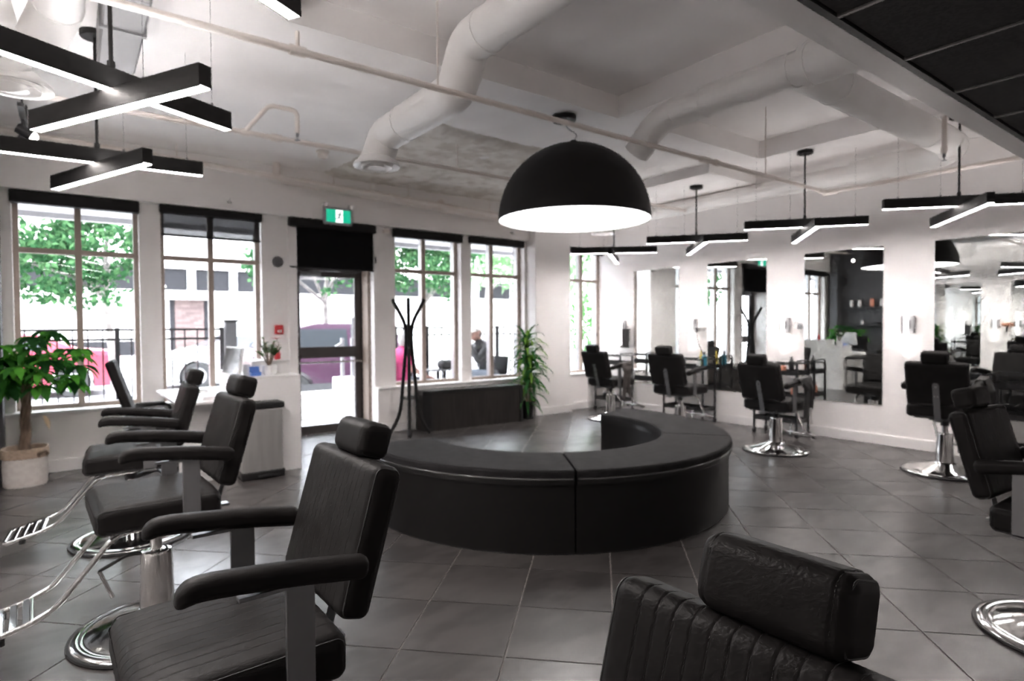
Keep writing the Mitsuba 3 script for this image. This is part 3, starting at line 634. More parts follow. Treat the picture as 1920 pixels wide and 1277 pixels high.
def gl(lines):
    return [l + d for l in lines for d in (-0.006, -0.0028, -0.0011, 0, 0.0011, 0.0028, 0.006)]


def leanM(c, up=0.0, out=0.0):
    """The frame of the leaning back: local z along the back, x out of its front."""
    M = np.eye(4); M[:3, 0] = (CN[0], 0, CN[1]); M[:3, 2] = (CU[0], 0, CU[1]); M[:3, 3] = (c[0] + CU[0] * up + CN[0] * out, 0, c[1] + CU[1] * up + CN[1] * out); return M


BW, BL, BT = 0.475, 0.405, 0.085
B0 = np.array([-0.207, 0.628])            # lower front edge of the back
bl = grooves(BW / 2, 0.062, 0.030)


def bdisp(p, n):
    q = p.copy(); f = np.clip((n[:, 0] - 0.2) / 0.6, 0, 1) + np.clip((n[:, 2] - 0.2) / 0.6, 0, 1) * (p[:, 0] > -0.01)
    f = np.clip(f, 0, 1)
    gsum = sum(np.exp(-((p[:, 1] - l) / 0.0022) ** 2) for l in bl)
    puff = 0.008 * np.clip(1 - (p[:, 2] / (BL / 2)) ** 2, 0, 1) * np.clip(1 - (p[:, 1] / (BW / 2)) ** 2, 0, 1)
    q += n * (-0.0013 * f * gsum)[:, None]; q[:, 0] += puff * (n[:, 0] > 0.1); return q


back_m = xf(rbox((BT, BW, BL), 0.030, ((), gl(bl), tuple(np.linspace(-0.17, 0.17, 14))), 5, bdisp), leanM(B0, BL / 2, -BT / 2))
SWD, SL, ST, SX0, SZT = 0.52, 0.475, 0.118, -0.225, 0.606
sl_ = grooves(SWD / 2, 0.075, 0.036)


def sdisp(p, n):
    q = p.copy(); f = np.clip((n[:, 2] - 0.2) / 0.6, 0, 1) + np.clip((n[:, 0] - 0.3) / 0.6, 0, 1) * (p[:, 2] > 0.0); f = np.clip(f, 0, 1)
    gsum = sum(np.exp(-((p[:, 1] - l) / 0.0022) ** 2) for l in sl_)
    q += n * (-0.0013 * f * gsum)[:, None]
    q[:, 2] += (n[:, 2] > 0.1) * (0.010 * np.clip(1 - (p[:, 1] / (SWD / 2)) ** 2, 0, 1) - 0.018 * np.clip((p[:, 0] - 0.12) / 0.12, 0, 1) ** 2); return q


seat_m = xf(rbox((SL, SWD, ST), 0.034, (tuple(np.linspace(-0.2, 0.2, 16)), gl(sl_), ()), 5, sdisp), tr(SX0 + SL / 2, 0, SZT - ST / 2))
HW, HL, HT = 0.205, 0.105, 0.092


def hdisp(p, n):
    q = p.copy(); q[:, 0] += 0.006 * (n[:, 0] > 0.1) * np.clip(1 - (p[:, 2] / 0.05) ** 2, 0, 1); q[:, 2] -= 0.0 * p[:, 2]
    sm = np.exp(-((np.abs(p[:, 1]) - (HW / 2 - 0.020)) / 0.0018) ** 2); q += n * (-0.0022 * sm)[:, None]; return q


hl = [s * (HW / 2 - 0.020) + d for s in (-1, 1) for d in (-0.005, -0.002, 0, 0.002, 0.005)]
head_m = xf(rbox((HT, HW, HL), 0.026, ((), hl + list(np.linspace(-0.07, 0.07, 8)), tuple(np.linspace(-0.02, 0.02, 4))), 6, hdisp), leanM(B0, BL - 0.002 + HL / 2, -0.012 - HT / 2 + 0.004))


def piping(h, w, r, inset):
    """A closed loop following a rounded panel edge in its own x-z plane at y = +-(w/2 - inset)."""
    rr = math.sqrt(max(r * r - (r - inset) ** 2, 1e-6)); P = []
    for cx_, cz_, a0 in ((h[0] / 2 - r, h[1] / 2 - r, 0), (-h[0] / 2 + r, h[1] / 2 - r, 90), (-h[0] / 2 + r, -h[1] / 2 + r, 180), (h[0] / 2 - r, -h[1] / 2 + r, 270)):
        P += [(cx_ + rr * math.cos(math.radians(a)), cz_ + rr * math.sin(math.radians(a))) for a in np.linspace(a0, a0 + 90, 6)]
    return P


def pipe_loop(size, r, M, inset=0.010, rad=0.0022):
    P = piping((size[0], size[2]), size[1], r, inset); ms = []
    for s in (-1, 1): ms.append(xf(tube([(a, s * (size[1] / 2 - inset), b) for a, b in P], rad, 6, closed=True), M))
    return ms


back_p = pipe_loop((BT + 0.002, BW, BL), 0.030, leanM(B0, BL / 2, -BT / 2))
seat_p = pipe_loop((SL, SWD, ST), 0.034, tr(SX0 + SL / 2, 0, SZT - ST / 2))
head_p = pipe_loop((HT + 0.002, HW, HL), 0.026, leanM(B0, BL - 0.002 + HL / 2, -0.012 - HT / 2 + 0.004), 0.007, 0.0016)
# stitches on the seam lines
def stitches(P, y, pitch=0.0062, ln=0.0042, r=0.0006):
    """Short threads along the x-z polyline P at the given y."""
    P = np.asarray(P, float); cum = np.r_[0, np.cumsum(np.linalg.norm(np.diff(P, axis=0), axis=1))]; ms = []
    for s in np.arange(0.003, cum[-1] - ln, pitch):
        a, b = [np.array([np.interp(t, cum, P[:, 0]), y, np.interp(t, cum, P[:, 1])]) for t in (s, s + ln)]; ms.append(tube([a, b], r, 4))
    return ms


def front_path(w, h, r, top_to=0.0, o=0.0004):
    """From the lower front of a rounded panel up its face and over its top."""
    return [(w / 2 + o, -h / 2 + r), (w / 2 + o, h / 2 - r)] + [(w / 2 - r + (r + o) * math.cos(a), h / 2 - r + (r + o) * math.sin(a)) for a in np.linspace(0, PI / 2, 8)[1:]] + [(top_to, h / 2 + o)]


def bpath(y):
    q = []
    for a, b in front_path(BT, BW and BL, 0.030, 0.0):
        f = 0.008 * max(0, 1 - (b / (BL / 2)) ** 2) * max(0, 1 - (y / (BW / 2)) ** 2); q.append((a, b, f))
    zs = np.linspace(-BL / 2 + 0.03, BL / 2 - 0.03, 16); P = [(BT / 2 - 0.0006 + 0.008 * max(0, 1 - (z / (BL / 2)) ** 2) * max(0, 1 - (y / (BW / 2)) ** 2), z) for z in zs]
    return P + [(a - 0.0008, b - 0.0008) for a, b, f in q[2:]]


back_st = xf(cat(*[t for l in bl for t in stitches(bpath(l), l)]), leanM(B0, BL / 2, -BT / 2))
head_st = xf(cat(*[t for s in (-1, 1) for t in stitches([(a + 0.0055 * max(0, 1 - (b / 0.05) ** 2), b) for a, b in front_path(HT, HL, 0.026, -0.02, -0.0010)], s * (HW / 2 - 0.020))]), leanM(B0, BL - 0.002 + HL / 2, -0.012 - HT / 2 + 0.004))
seat_st = xf(cat(*[t for l in sl_ for t in stitches([(x, ST / 2 + 0.010 * (1 - (l / (SWD / 2)) ** 2) - 0.018 * max(0, (x - 0.12) / 0.12) ** 2 - 0.0006) for x in np.linspace(-0.2, 0.20, 22)], l, 0.007, 0.0045)]), tr(SX0 + SL / 2, 0, SZT - ST / 2))
AX0, AX1, AZ, ASL = -0.275, 0.165, 0.803, 0.127


def arm_mesh(s):
    L = AX1 - AX0; m = rbox((L, 0.058, 0.062), 0.024, (tuple(np.linspace(-L / 2 + 0.04, L / 2 - 0.04, 14)), (), ()), 4)
    v = m.vertices; t = v[:, 0] / L + 0.5; v[:, 2] += -0.022 * np.clip((t - 0.86) / 0.14, 0, 1) ** 2 + 0.006 * np.sin(PI * t); v[:, 2] *= 1.0 - 0.12 * t
    m.vertices = v; return xf(m, tr((AX0 + AX1) / 2, s * 0.262, AZ + ASL * (AX0 + AX1) / 2) @ rot(-math.atan(ASL), (0, 1, 0)))


arm_m = [arm_mesh(1), arm_mesh(-1)]
arm_b = [cat(bx(-0.135, -0.065, s * 0.262 - 0.005, s * 0.262 + 0.005, 0.50, 0.775, 0.002), bx(-0.135, -0.065, s * 0.20, s * 0.267, 0.484, 0.494, 0.002), bx(-0.16, 0.04, s * 0.262 - 0.012, s * 0.262 + 0.012, 0.765, 0.775, 0.001)) for s in (1, -1)]
arm_b = [xf(m, np.eye(4)) for m in arm_b]
def backbar():
    M = leanM(B0, 0, -BT - 0.003)
    m = xf(cat(bx(-0.006, 0, -0.026, 0.026, -0.15, 0.20, 0.002), cyl((-0.006, 0, 0.20), (0, 0, 0.20), 0.026, 20)), M)
    return cat(m, bx(-0.31, -0.02, -0.026, 0.026, 0.470, 0.482, 0.002))
back_bar = backbar()
rivets = xf(cat(*[cyl((-0.010, y, z), (-0.004, y, z), 0.007, 10) for y, z in ((0.013, 0.10), (-0.013, 0.10), (0, 0.19))]), leanM(B0, 0, -BT - 0.003))
mech = cat(bx(-0.12, 0.13, -0.10, 0.10, 0.455, 0.488, 0.006), cyl((0, 0, 0.40), (0, 0, 0.47), 0.034, 20))
underpan = bx(-0.20, 0.21, -0.20, 0.20, 0.478, 0.492, 0.003)
base_m = lathe([(0.335, 0.012), (0.328, 0.021), (0.312, 0.026), (0.298, 0.026), (0.288, 0.023), (0.278, 0.026), (0.255, 0.036), (0.20, 0.053), (0.14, 0.072), (0.095, 0.090), (0.082, 0.098), (0.076, 0.104), (0.0, 0.106)], 72)
rim_m = lathe([(0, 0.0), (0.343, 0.0), (0.348, 0.006), (0.345, 0.014), (0.335, 0.0155), (0.32, 0.0145)], 64)
col_m = lathe([(0.072, 0.06), (0.070, 0.08), (0.064, 0.355), (0.060, 0.366), (0.045, 0.370), (0.026, 0.371), (0, 0.371)], 36)
lever_m = [tube([(0.03, -0.02, 0.35), (0.10, -0.05, 0.355), (0.215, -0.06, 0.30)], 0.008, 10, 0.05), tube([(0.215, -0.06, 0.30), (0.165, -0.075, 0.165)], 0.0085, 10)]
FT = 0.135
foot_tubes = ([tube([(-0.02, s * FT, 0.470), (0.17, s * FT, 0.462), (0.375, s * FT, 0.21), (0.45, s * FT, 0.175)], 0.0115, 12, 0.06) for s in (1, -1)])
foot_frame = cat(tube([(0.44, FT, 0.178), (0.46, FT, 0.172), (0.625, FT, 0.128), (0.635, FT - 0.02, 0.126), (0.635, -FT + 0.02, 0.126), (0.625, -FT, 0.128), (0.46, -FT, 0.172), (0.44, -FT, 0.178)], 0.0115, 12, 0.02))
def fbar(x):
    z = 0.172 - (x - 0.46) * (0.044 / 0.165); return xf(bx(-0.013, 0.013, -FT, FT, -0.004, 0.006, 0.002), tr(x, 0, z + 0.004) @ rot(0.26, (0, 1, 0)))
foot_bars = [fbar(x) for x in (0.468, 0.510, 0.552, 0.594)]
foot_cross = cat(tube([(0.45, -FT, 0.176), (0.45, FT, 0.176)], 0.008, 10))
foot_caps = [cyl((0.55, s * FT, 0.139), (0.55, s * FT, 0.115), 0.016, 14) for s in (1, -1)]
PL = {}
for nm, m, ma, sm in (('back', back_m, 'leather', 40), ('seat', seat_m, 'leather', 40), ('head', head_m, 'leather', 40), *[(f'{q}{i}', m_[i], 'leather_thread', True) for q, m_ in (('bp', back_p), ('sp', seat_p), ('hp', head_p)) for i in (0, 1)],
                      ('bst', back_st, 'leather_thread', False), ('hst', head_st, 'leather_thread', False), ('sst', seat_st, 'leather_thread', False),
                      ('arm0', arm_m[0], 'leather', 40), ('arm1', arm_m[1], 'leather', 40), ('ab0', arm_b[0], 'grey_steel', False), ('ab1', arm_b[1], 'grey_steel', False), ('bar', back_bar, 'grey_steel', 30), ('riv', rivets, 'steel', 30),
                      ('mech', mech, 'black_steel', 30), ('pan', underpan, 'black_plastic', False), ('base', base_m, 'chrome', 40), ('rim', rim_m, 'black_plastic', 40), ('col', col_m, 'chrome', 40), ('lev0', lever_m[0], 'black_plastic', 40), ('lev1', lever_m[1], 'chrome', 40),
                      ('ft0', foot_tubes[0], 'chrome', 40), ('ft1', foot_tubes[1], 'chrome', 40), ('ff', foot_frame, 'chrome', 40), ('fc', foot_cross, 'chrome', 40), ('fb0', foot_bars[0], 'chrome', False), ('fb1', foot_bars[1], 'chrome', False), ('fb2', foot_bars[2], 'chrome', False), ('fb3', foot_bars[3], 'chrome', False),
                      ('cap0', foot_caps[0], 'black_plastic', 40), ('cap1', foot_caps[1], 'black_plastic', 40)):
    PL[nm] = mikit.ply(m, ma, smooth=sm)


def barber_chair(x, y, az, dz, label, spin=0.0, arms=True):
    k_ = thing('barber_chair', label, 'barber chair', 'black leather barber chairs')
    M0 = tr(x, y, 0) @ rot(math.radians(az + spin)); M = tr(x, y, dz) @ rot(math.radians(az))
    P = lambda n, s, par, MM: obj(n, None, None, par, shape=PL[s], M=MM)
    s_ = P('seat', 'seat', k_, M); [P('piping', f'sp{i}', s_, M) for i in (0, 1)]; labels[P('stitching', 'sst', s_, M)] = {'kind': 'stuff'}
    b_ = P('backrest', 'back', k_, M); [P('piping', f'bp{i}', b_, M) for i in (0, 1)]; labels[P('stitching', 'bst', b_, M)] = {'kind': 'stuff'}
    h_ = P('headrest', 'head', k_, M); [P('piping', f'hp{i}', h_, M) for i in (0, 1)]; labels[P('stitching', 'hst', h_, M)] = {'kind': 'stuff'}
    obj('post', cyl(leanM(B0, BL - 0.05, -BT / 2)[:3, 3] + [0, 0.045, 0], leanM(B0, BL + 0.05, -BT / 2)[:3, 3] + [0, 0.045, 0], 0.007, 8), 'chrome', h_, M=M)
    obj('post', cyl(leanM(B0, BL - 0.05, -BT / 2)[:3, 3] - [0, 0.045, 0], leanM(B0, BL + 0.05, -BT / 2)[:3, 3] - [0, 0.045, 0], 0.007, 8), 'chrome', h_, M=M)
    for i in (0, 1):
        a_ = P('armrest', f'arm{i}', k_, M); P('bracket', f'ab{i}', a_, M)
    r_ = P('back_bar', 'bar', k_, M); P('rivets', 'riv', r_, M)
    P('mechanism', 'mech', k_, M); P('seat_pan', 'pan', k_, M)
    ba = P('base', 'base', k_, M0); P('rubber_rim', 'rim', ba, M0)
    c_ = P('column', 'col', k_, M0); obj('piston', cyl((0, 0, 0.365), (0, 0, 0.455 + dz), 0.024, 18), 'chrome', c_, M=M0)
    l_ = P('pump_lever', 'lev0', k_, M0); P('lever_arm', 'lev1', l_, M0)
    f_ = P('footrest', 'ff', k_, M); [P('tube', f'ft{i}', f_, M) for i in (0, 1)]; P('cross_tube', 'fc', f_, M)
    for i in range(4): P('foot_bar', f'fb{i}', f_, M)
    for i in (0, 1): P('rubber_foot', f'cap{i}', f_, M)
    return k_, M


CH = {}
for nm, x, y, az, dz, lab in (
        ('c1', 0.322, 1.701, 181.8, 0.0, 'large black barber chair at the left front, its stitched seat and both armrests in view'),
        ('c2', 0.297, 3.167, 182.8, 0.045, 'black barber chair in the left row just behind the big front left chair'),
        ('c3', 0.300, 4.634, 176.5, 0.0, 'black barber chair in the left row nearest the potted tree'),
        ('m1', 6.43, 6.20, 1.8, 0.012, 'black barber chair seen from behind before the farthest mirror, brown cape on its armrest'),
        ('m2', 6.22, 4.785, 7.7, 0.03, 'black barber chair seen from behind at the second farthest mirror'),
        ('m3', 6.21, 3.493, -0.6, -0.03, 'black barber chair seen from behind, its chrome base fully in view right of the bench'),
        ('m4', 6.50, 2.011, 5.5, 0.038, 'black barber chair seen from behind, partly hidden by the chair at the right edge'),
        ('r1', 3.507, 0.606, -94.0, -0.03, 'black barber chair cut off by the right edge of the photo'),
        ('r2', 0.352, 0.400, 180.5, -0.012, 'nearest black barber chair, only its backrest and headrest showing at the bottom')):
    CH[nm] = barber_chair(x, y, az, dz, lab)

# ------------------------------------------------------------------ ring bench: three curved sections
RBX, RBY = 3.207, 3.875


def sector(prof, a0, a1, n=36):
    """A closed (radius, height) outline swept about the ring's centre from angle a0 to a1 in degrees."""
    prof = np.asarray(prof, float); k_ = len(prof); A = np.radians(np.linspace(a0, a1, n))
    v = np.stack([RBX + prof[None, :, 0] * np.cos(A)[:, None], RBY + prof[None, :, 0] * np.sin(A)[:, None], np.broadcast_to(prof[None, :, 1], (n, k_))], -1).reshape(-1, 3); f = []
    for i in range(n - 1):
        for j in range(k_):
            l = (j + 1) % k_; f += [[i * k_ + j, (i + 1) * k_ + j, (i + 1) * k_ + l], [i * k_ + j, (i + 1) * k_ + l, i * k_ + l]]
    tri = trimesh.creation.triangulate_polygon(Polygon(prof), engine='earcut')[1]
    for t in tri: f += [[t[0], t[2], t[1]], [(n - 1) * k_ + t[0], (n - 1) * k_ + t[1], (n - 1) * k_ + t[2]]]
    m = trimesh.Trimesh(v, f, process=False); m.fix_normals(); return m


def roundprof(r0, r1, z0, z1, b, n=5):
    P = [(r0, z0), (r1, z0)]
    P += [(r1 - b + b * math.sin(t), z1 - b + b * math.cos(t)) for t in np.linspace(PI / 2, 0, n)]
    P += [(r0 + b - b * math.sin(t), z1 - b + b * math.cos(t)) for t in np.linspace(0, PI / 2, n)]
    return P


for a0, a1, lab in ((-190.6, -122.35, 'left curved section of the black ring bench, nearest the large front chair'), (-122.15, -52.9, 'middle curved section of the black ring bench, facing the camera on the right'), (-52.6, 15.6, 'far right curved section of the black ring bench, with the open end')):
    k = thing('curved_bench', lab, 'bench', 'sections of the black ring bench')
    g = 0.12
    obj('base', sector(roundprof(0.985, 1.48, 0.012, 0.430, 0.002, 2), a0 + g, a1 - g, 48), 'bench_laminate', k, 30)
    obj('plinth', sector(roundprof(1.0, 1.47, 0.0, 0.014, 0.001, 2), a0 + g, a1 - g, 32), 'black_paint', k, 30)
    c = obj('cushion', sector(roundprof(0.970, 1.502, 0.470, 0.522, 0.020, 6), a0 + 0.25, a1 - 0.25, 48), 'velvet', k, 40)
    obj('band', sector([(0.972, 0.431), (1.498, 0.431), (1.500, 0.436), (1.500, 0.471), (0.972, 0.471)], a0 + 0.2, a1 - 0.2, 48), 'bench_vinyl', c, 30, label='glossy black vinyl edge band')
    A = np.radians(np.linspace(a0 + 0.5, a1 - 0.5, 60)); obj('piping', tube(np.stack([RBX + 1.503 * np.cos(A), RBY + 1.503 * np.sin(A), 0 * A + 0.468], 1), 0.006, 8), 'glossy_piping', c, True)

# storage bench under the windows
k = thing('storage_bench', 'long black storage bench with a padded top under the windows', 'bench')
sb = Polygon([(3.80, 6.93), (5.27, 6.86), (5.28, 7.215), (3.73, 7.215), (3.73, 7.0)])
obj('body', extr(sb, 0.49), 'dark_wood', k, False)
obj('corner_post', extr(Polygon([(3.795, 6.915), (3.83, 6.912), (3.83, 6.95), (3.80, 6.95), (3.74, 7.01), (3.722, 7.0)]), 0.49), 'black_plastic', k, False)
obj('corner_post', bx(5.235, 5.285, 6.845, 6.89, 0, 0.49, 0.004), 'black_plastic', k, False)
obj('top', cat(extr(sb.buffer(0.012, join_style=2), 0.024, 0.49), extr(sb.buffer(-0.002), 0.02, 0.514)), 'bench_vinyl', k, False)

# coat rack
k = thing('coat_rack', 'black bent tube coat rack standing before the white pier', 'coat rack')
cx_, cy_ = 3.50, 6.95
for a in (243, 333, 153, 63):
    c, s = math.cos(math.radians(a)), math.sin(math.radians(a)); P = [(0.27, 0.012), (0.20, 0.10), (0.12, 0.30), (0.085, 0.60), (0.045, 1.05), (0.032, 1.25), (0.05, 1.42), (0.13, 1.60), (0.20, 1.74)]
    pts = np.array([(cx_ + r * c, cy_ + r * s, z) for r, z in P]); t = np.linspace(0, 1, len(pts)); from_ = np.linspace(0, 1, 40)
    from scipy.interpolate import CubicSpline
    obj('tube', tube(CubicSpline(t, pts)(from_), 0.023, 12), 'matte_black', k, 50)
    obj('tip', cyl(pts[-1] - 0.015 * np.array([c, s, 1.4]), pts[-1] + 0.004 * np.array([c, s, 1.4]), 0.0235, 12), 'matte_black', k)
obj('ring', torus(0.105, 0.008, 32, 8, (cx_, cy_, 0.47)), 'matte_black', k)
for a in (243, 333, 153, 63): obj('bolt', ball((cx_ + 0.062 * math.cos(math.radians(a)), cy_ + 0.062 * math.sin(math.radians(a)), 1.12), 0.008, 1), 'steel', k)

# reception desk and what stands on it
k = thing('reception_desk', 'white reception desk with a tall counter end beside the steel bin', 'desk')
obj('counter', bx(1.30, 1.80, 5.92, 7.16, 0, 0.905), 'white_laminate', k, False)
obj('counter_top', bx(1.29, 1.805, 5.915, 7.165, 0.905, 0.928, 0.003), 'white_laminate', k, False)
obj('worktop', bx(0.70, 1.298, 5.72, 7.16, 0.722, 0.748, 0.003), 'white_laminate', k, False)
obj('side_panel', bx(0.74, 1.295, 5.93, 5.95, 0, 0.722), 'white_laminate', k, False)
obj('drawer', bx(0.80, 1.26, 5.955, 6.3, 0.40, 0.70, 0.003), 'grey_plastic', k, False)
obj('raised_box', bx(1.42, 1.79, 6.22, 6.72, 0.929, 1.058, 0.004), 'white_laminate', k, False)
k = thing('computer_monitor', 'white computer monitor seen edge-on on the reception desk', 'monitor')
M = tr(1.16, 6.05, 0) @ rot(0.12, (0, 0, 1))
obj('screen_back', xf(rbox((0.028, 0.44, 0.27), 0.010, seg=3), M @ tr(0.06, 0, 1.075) @ rot(0.16, (0, 1, 0))), 'white_gloss', k)
obj('screen', xf(bx(-0.0155, -0.0145, -0.205, 0.205, -0.12, 0.12), M @ tr(0.06, 0, 1.075) @ rot(0.16, (0, 1, 0))), 'screen_black', k, False)
obj('stand', xf(cat(bx(0.06, 0.075, -0.06, 0.06, 0.755, 0.98, 0.003), bx(-0.09, 0.09, -0.09, 0.09, 0.7485, 0.757, 0.003)), M), 'steel', k, False)
k = thing('card_terminal', 'small black and white card terminal on the desk worktop', 'card terminal')
obj('body', xf(rboxat(-0.06, 0.06, -0.045, 0.045, 0, 0.05, 0.01), tr(0.98, 6.30, 0.749)), 'white_gloss', k); obj('screen', xf(bx(-0.05, 0.05, -0.036, 0.036, 0.05, 0.052), tr(0.98, 6.30, 0.749)), 'screen_black', k, False)
one('paper_stack', cat(*[xf(bx(-0.105, 0.105, -0.15, 0.15, 0, 0.012), tr(1.02, 5.95, 0.7485 + 0.012 * i) @ rot(0.05 * i)) for i in range(3)]), 'white_laminate', 'low stack of white paper on the desk worktop', 'paper', smooth=False)
one('card_box', cat(bx(1.36, 1.45, 5.97, 6.05, 0.929, 0.965, 0.003), xf(bx(-0.045, 0.045, -0.003, 0.003, 0, 0.05), tr(1.405, 6.045, 0.965) @ rot(-0.2, (1, 0, 0)))), 'blue_card', 'small blue card holder on the counter next to the pot', 'card holder', smooth=False)
one('cup', lathe([(0, 0.929), (0.03, 0.929), (0.036, 1.03), (0.033, 1.03), (0.028, 0.936), (0, 0.936)], 24, (1.36, 6.17, 0)), 'white_gloss', 'white cup on the counter behind the blue card holder', 'cup')
k = thing('waste_bin', 'brushed steel pedal bin with a black lid beside the reception desk', 'waste bin')
obj('body', rboxat(1.215, 1.575, 5.725, 5.905, 0.055, 0.645, 0.018), 'brushed_steel', k, 40)
obj('base', rboxat(1.205, 1.59, 5.715, 5.91, 0.0, 0.07, 0.014), 'black_plastic', k, 40)
obj('lid', rboxat(1.205, 1.59, 5.712, 5.91, 0.642, 0.70, 0.016), 'black_plastic', k, 40)
obj('pedal', rboxat(1.34, 1.50, 5.675, 5.725, 0.018, 0.04, 0.006), 'black_steel', k, 40)
# office chair behind the desk
k = thing('office_chair', 'black high-back office chair with slim arms before the window, turned to the desk', 'office chair')
M = tr(0.585, 6.22, 0) @ rot(math.radians(-6))
bk = xf(rbox((0.07, 0.46, 0.56), 0.026, ((), tuple(np.linspace(-0.18, 0.18, 8)), tuple(np.linspace(-0.24, 0.24, 10))), 4), tr(-0.235, 0, 0.84) @ rot(-0.30, (0, 1, 0)))
obj('backrest', bk, 'leather', k, 40, M=M); obj('lumbar_pad', xf(rbox((0.03, 0.40, 0.22), 0.013, seg=3), tr(-0.175, 0, 0.72) @ rot(-0.30, (0, 1, 0))), 'cape_cloth', k, 40, M=M)
obj('seat', xf(rbox((0.48, 0.50, 0.09), 0.035, seg=4), tr(0.02, 0, 0.48)), 'leather', k, 40, M=M)
for s in (1, -1): obj('armrest', cat(tube([(-0.17, s * 0.25, 0.66), (0.05, s * 0.27, 0.675), (0.13, s * 0.27, 0.66), (0.13, s * 0.26, 0.50), (0.02, s * 0.22, 0.46)], 0.014, 10, 0.05), xf(rbox((0.24, 0.05, 0.022), 0.01, seg=2), tr(-0.03, s * 0.262, 0.685))), 'black_steel', k, 40, M=M)
obj('gas_lift', cat(cyl((0.02, 0, 0.1), (0.02, 0, 0.44), 0.025, 16)), 'black_steel', k, M=M)
for i in range(5):
    a = i * 2 * PI / 5; e = (0.02 + 0.28 * math.cos(a), 0.28 * math.sin(a)); l_ = obj('leg', tube([(0.02, 0, 0.12), (e[0], e[1], 0.08)], (0.026, 0.016), 10), 'black_plastic', k, M=M)
    obj('caster', cat(*[cyl((e[0] - math.sin(a) * t, e[1] + math.cos(a) * t, 0.026), (e[0] - math.sin(a) * (t + 0.014), e[1] + math.cos(a) * (t + 0.014), 0.026), 0.026, 16) for t in (-0.02, 0.006)], cyl((e[0], e[1], 0.03), (e[0], e[1], 0.08), 0.008, 8)), 'black_plastic', l_, M=M)

# trolleys at the mirror stations, with their clutter
def cart(y0, y1, x0, x1, label, items):
    k_ = thing('salon_cart', label, 'cart', 'black salon carts'); zt = 0.90
    for x in (x0, x1):
        for y in (y0, y1):
            p_ = obj('post', bx(x - 0.011, x + 0.011, y - 0.011, y + 0.011, 0.07, zt, 0.002), 'black_steel', k_, False)
            obj('caster', cat(cyl((x, y - 0.012, 0.03), (x, y + 0.012, 0.03), 0.03, 16), cyl((x, y, 0.04), (x, y, 0.075), 0.009, 8)), 'black_plastic', p_)
    for z in (0.17, 0.47, 0.76):
        obj('tray', cat(bx(x0, x1, y0, y1, z, z + 0.006), bx(x0, x1, y0, y0 + 0.004, z, z + 0.055), bx(x0, x1, y1 - 0.004, y1, z, z + 0.055), bx(x0, x0 + 0.004, y0, y1, z, z + 0.055), bx(x1 - 0.004, x1, y0, y1, z, z + 0.055)), 'black_steel', k_, False)
    obj('handle', tube([(x0, y0, zt - 0.01), (x0, y0, zt + 0.04), (x1, y0, zt + 0.04), (x1, y0, zt - 0.01)], 0.008, 10, 0.03), 'black_steel', k_)
    obj('top_frame', cat(bx(x0, x1, y1 - 0.008, y1 + 0.008, zt - 0.01, zt + 0.006), bx(x0 - 0.008, x0 + 0.008, y0, y1, zt - 0.01, zt + 0.006), bx(x1 - 0.008, x1 + 0.008, y0, y1, zt - 0.01, zt + 0.006)), 'black_steel', k_, False)
    for nm, dx, dy, z, h_, r, m_, cp, lab, ct in items:
        x, y = x0 + dx * (x1 - x0), y0 + dy * (y1 - y0)
        b_ = thing(nm, lab, ct, 'bottles and tools on the salon carts')
        obj('body', lathe([(0, z), (r, z), (r, z + h_ * 0.72), (r * 0.45, z + h_ * 0.82), (0, z + h_ * 0.82)], 20, (x, y, 0)), m_, b_)
        obj('cap', lathe([(0, z + h_ * 0.8), (r * 0.42, z + h_ * 0.8), (r * 0.38, z + h_), (0, z + h_)], 16, (x, y, 0)), cp, b_)


zt = 0.767
cart(3.72, 4.28, 7.08, 7.36, 'black three tier cart behind the chair right of the ring bench', (
    ('bottle', 0.3, 0.2, zt, 0.22, 0.03, 'black_plastic', 'black_paint', 'black bottle on the cart behind the chair right of the ring bench', 'bottle'), ('bottle', 0.4, 0.42, zt, 0.13, 0.035, 'jar_orange', 'black_paint', 'squat orange bottle on the cart behind the chair right of the ring bench', 'bottle'),
    ('bottle', 0.4, 0.62, zt, 0.19, 0.026, 'grey_plastic', 'jar_white', 'grey spray bottle on that same cart', 'bottle'), ('bottle', 0.3, 0.15, 0.477, 0.16, 0.03, 'jar_orange', 'jar_white', 'orange bottle on the middle tray of that cart', 'bottle')))
cart(5.06, 5.74, 7.08, 7.36, 'black three tier cart before the second farthest mirror with coloured bottles', (
    ('bottle', 0.4, 0.08, zt, 0.24, 0.036, 'bottle_teal', 'black_paint', 'teal bottle on the cart at the second farthest mirror', 'bottle'), ('bottle', 0.6, 0.22, zt, 0.25, 0.024, 'bottle_yellow', 'bottle_yellow', 'yellow bottle behind the teal bottle', 'bottle'),
    ('bottle', 0.35, 0.2, zt, 0.17, 0.028, 'jar_white', 'grey_plastic', 'white bottle in front of the yellow bottle', 'bottle'), ('bottle', 0.4, 0.6, zt, 0.15, 0.03, 'black_plastic', 'grey_plastic', 'black bottle on the cart at the second farthest mirror', 'bottle')))
cart(6.52, 7.08, 6.98, 7.26, 'black three tier cart beside the farthest chair', (('bottle', 0.4, 0.8, 0.177, 0.12, 0.04, 'black_plastic', 'grey_plastic', 'black tub at the bottom of the farthest cart', 'tub'),))
cart(1.28, 1.84, 7.08, 7.36, 'black cart mostly hidden behind the chair between the two nearer mirrors', (
    ('bottle', 0.4, 0.1, zt, 0.22, 0.03, 'black_plastic', 'black_paint', 'tall black bottle on the cart by the right-hand mirror', 'bottle'), ('bottle', 0.4, 0.35, zt, 0.19, 0.028, 'grey_plastic', 'steel', 'grey bottle on the cart by the right-hand mirror', 'bottle')))

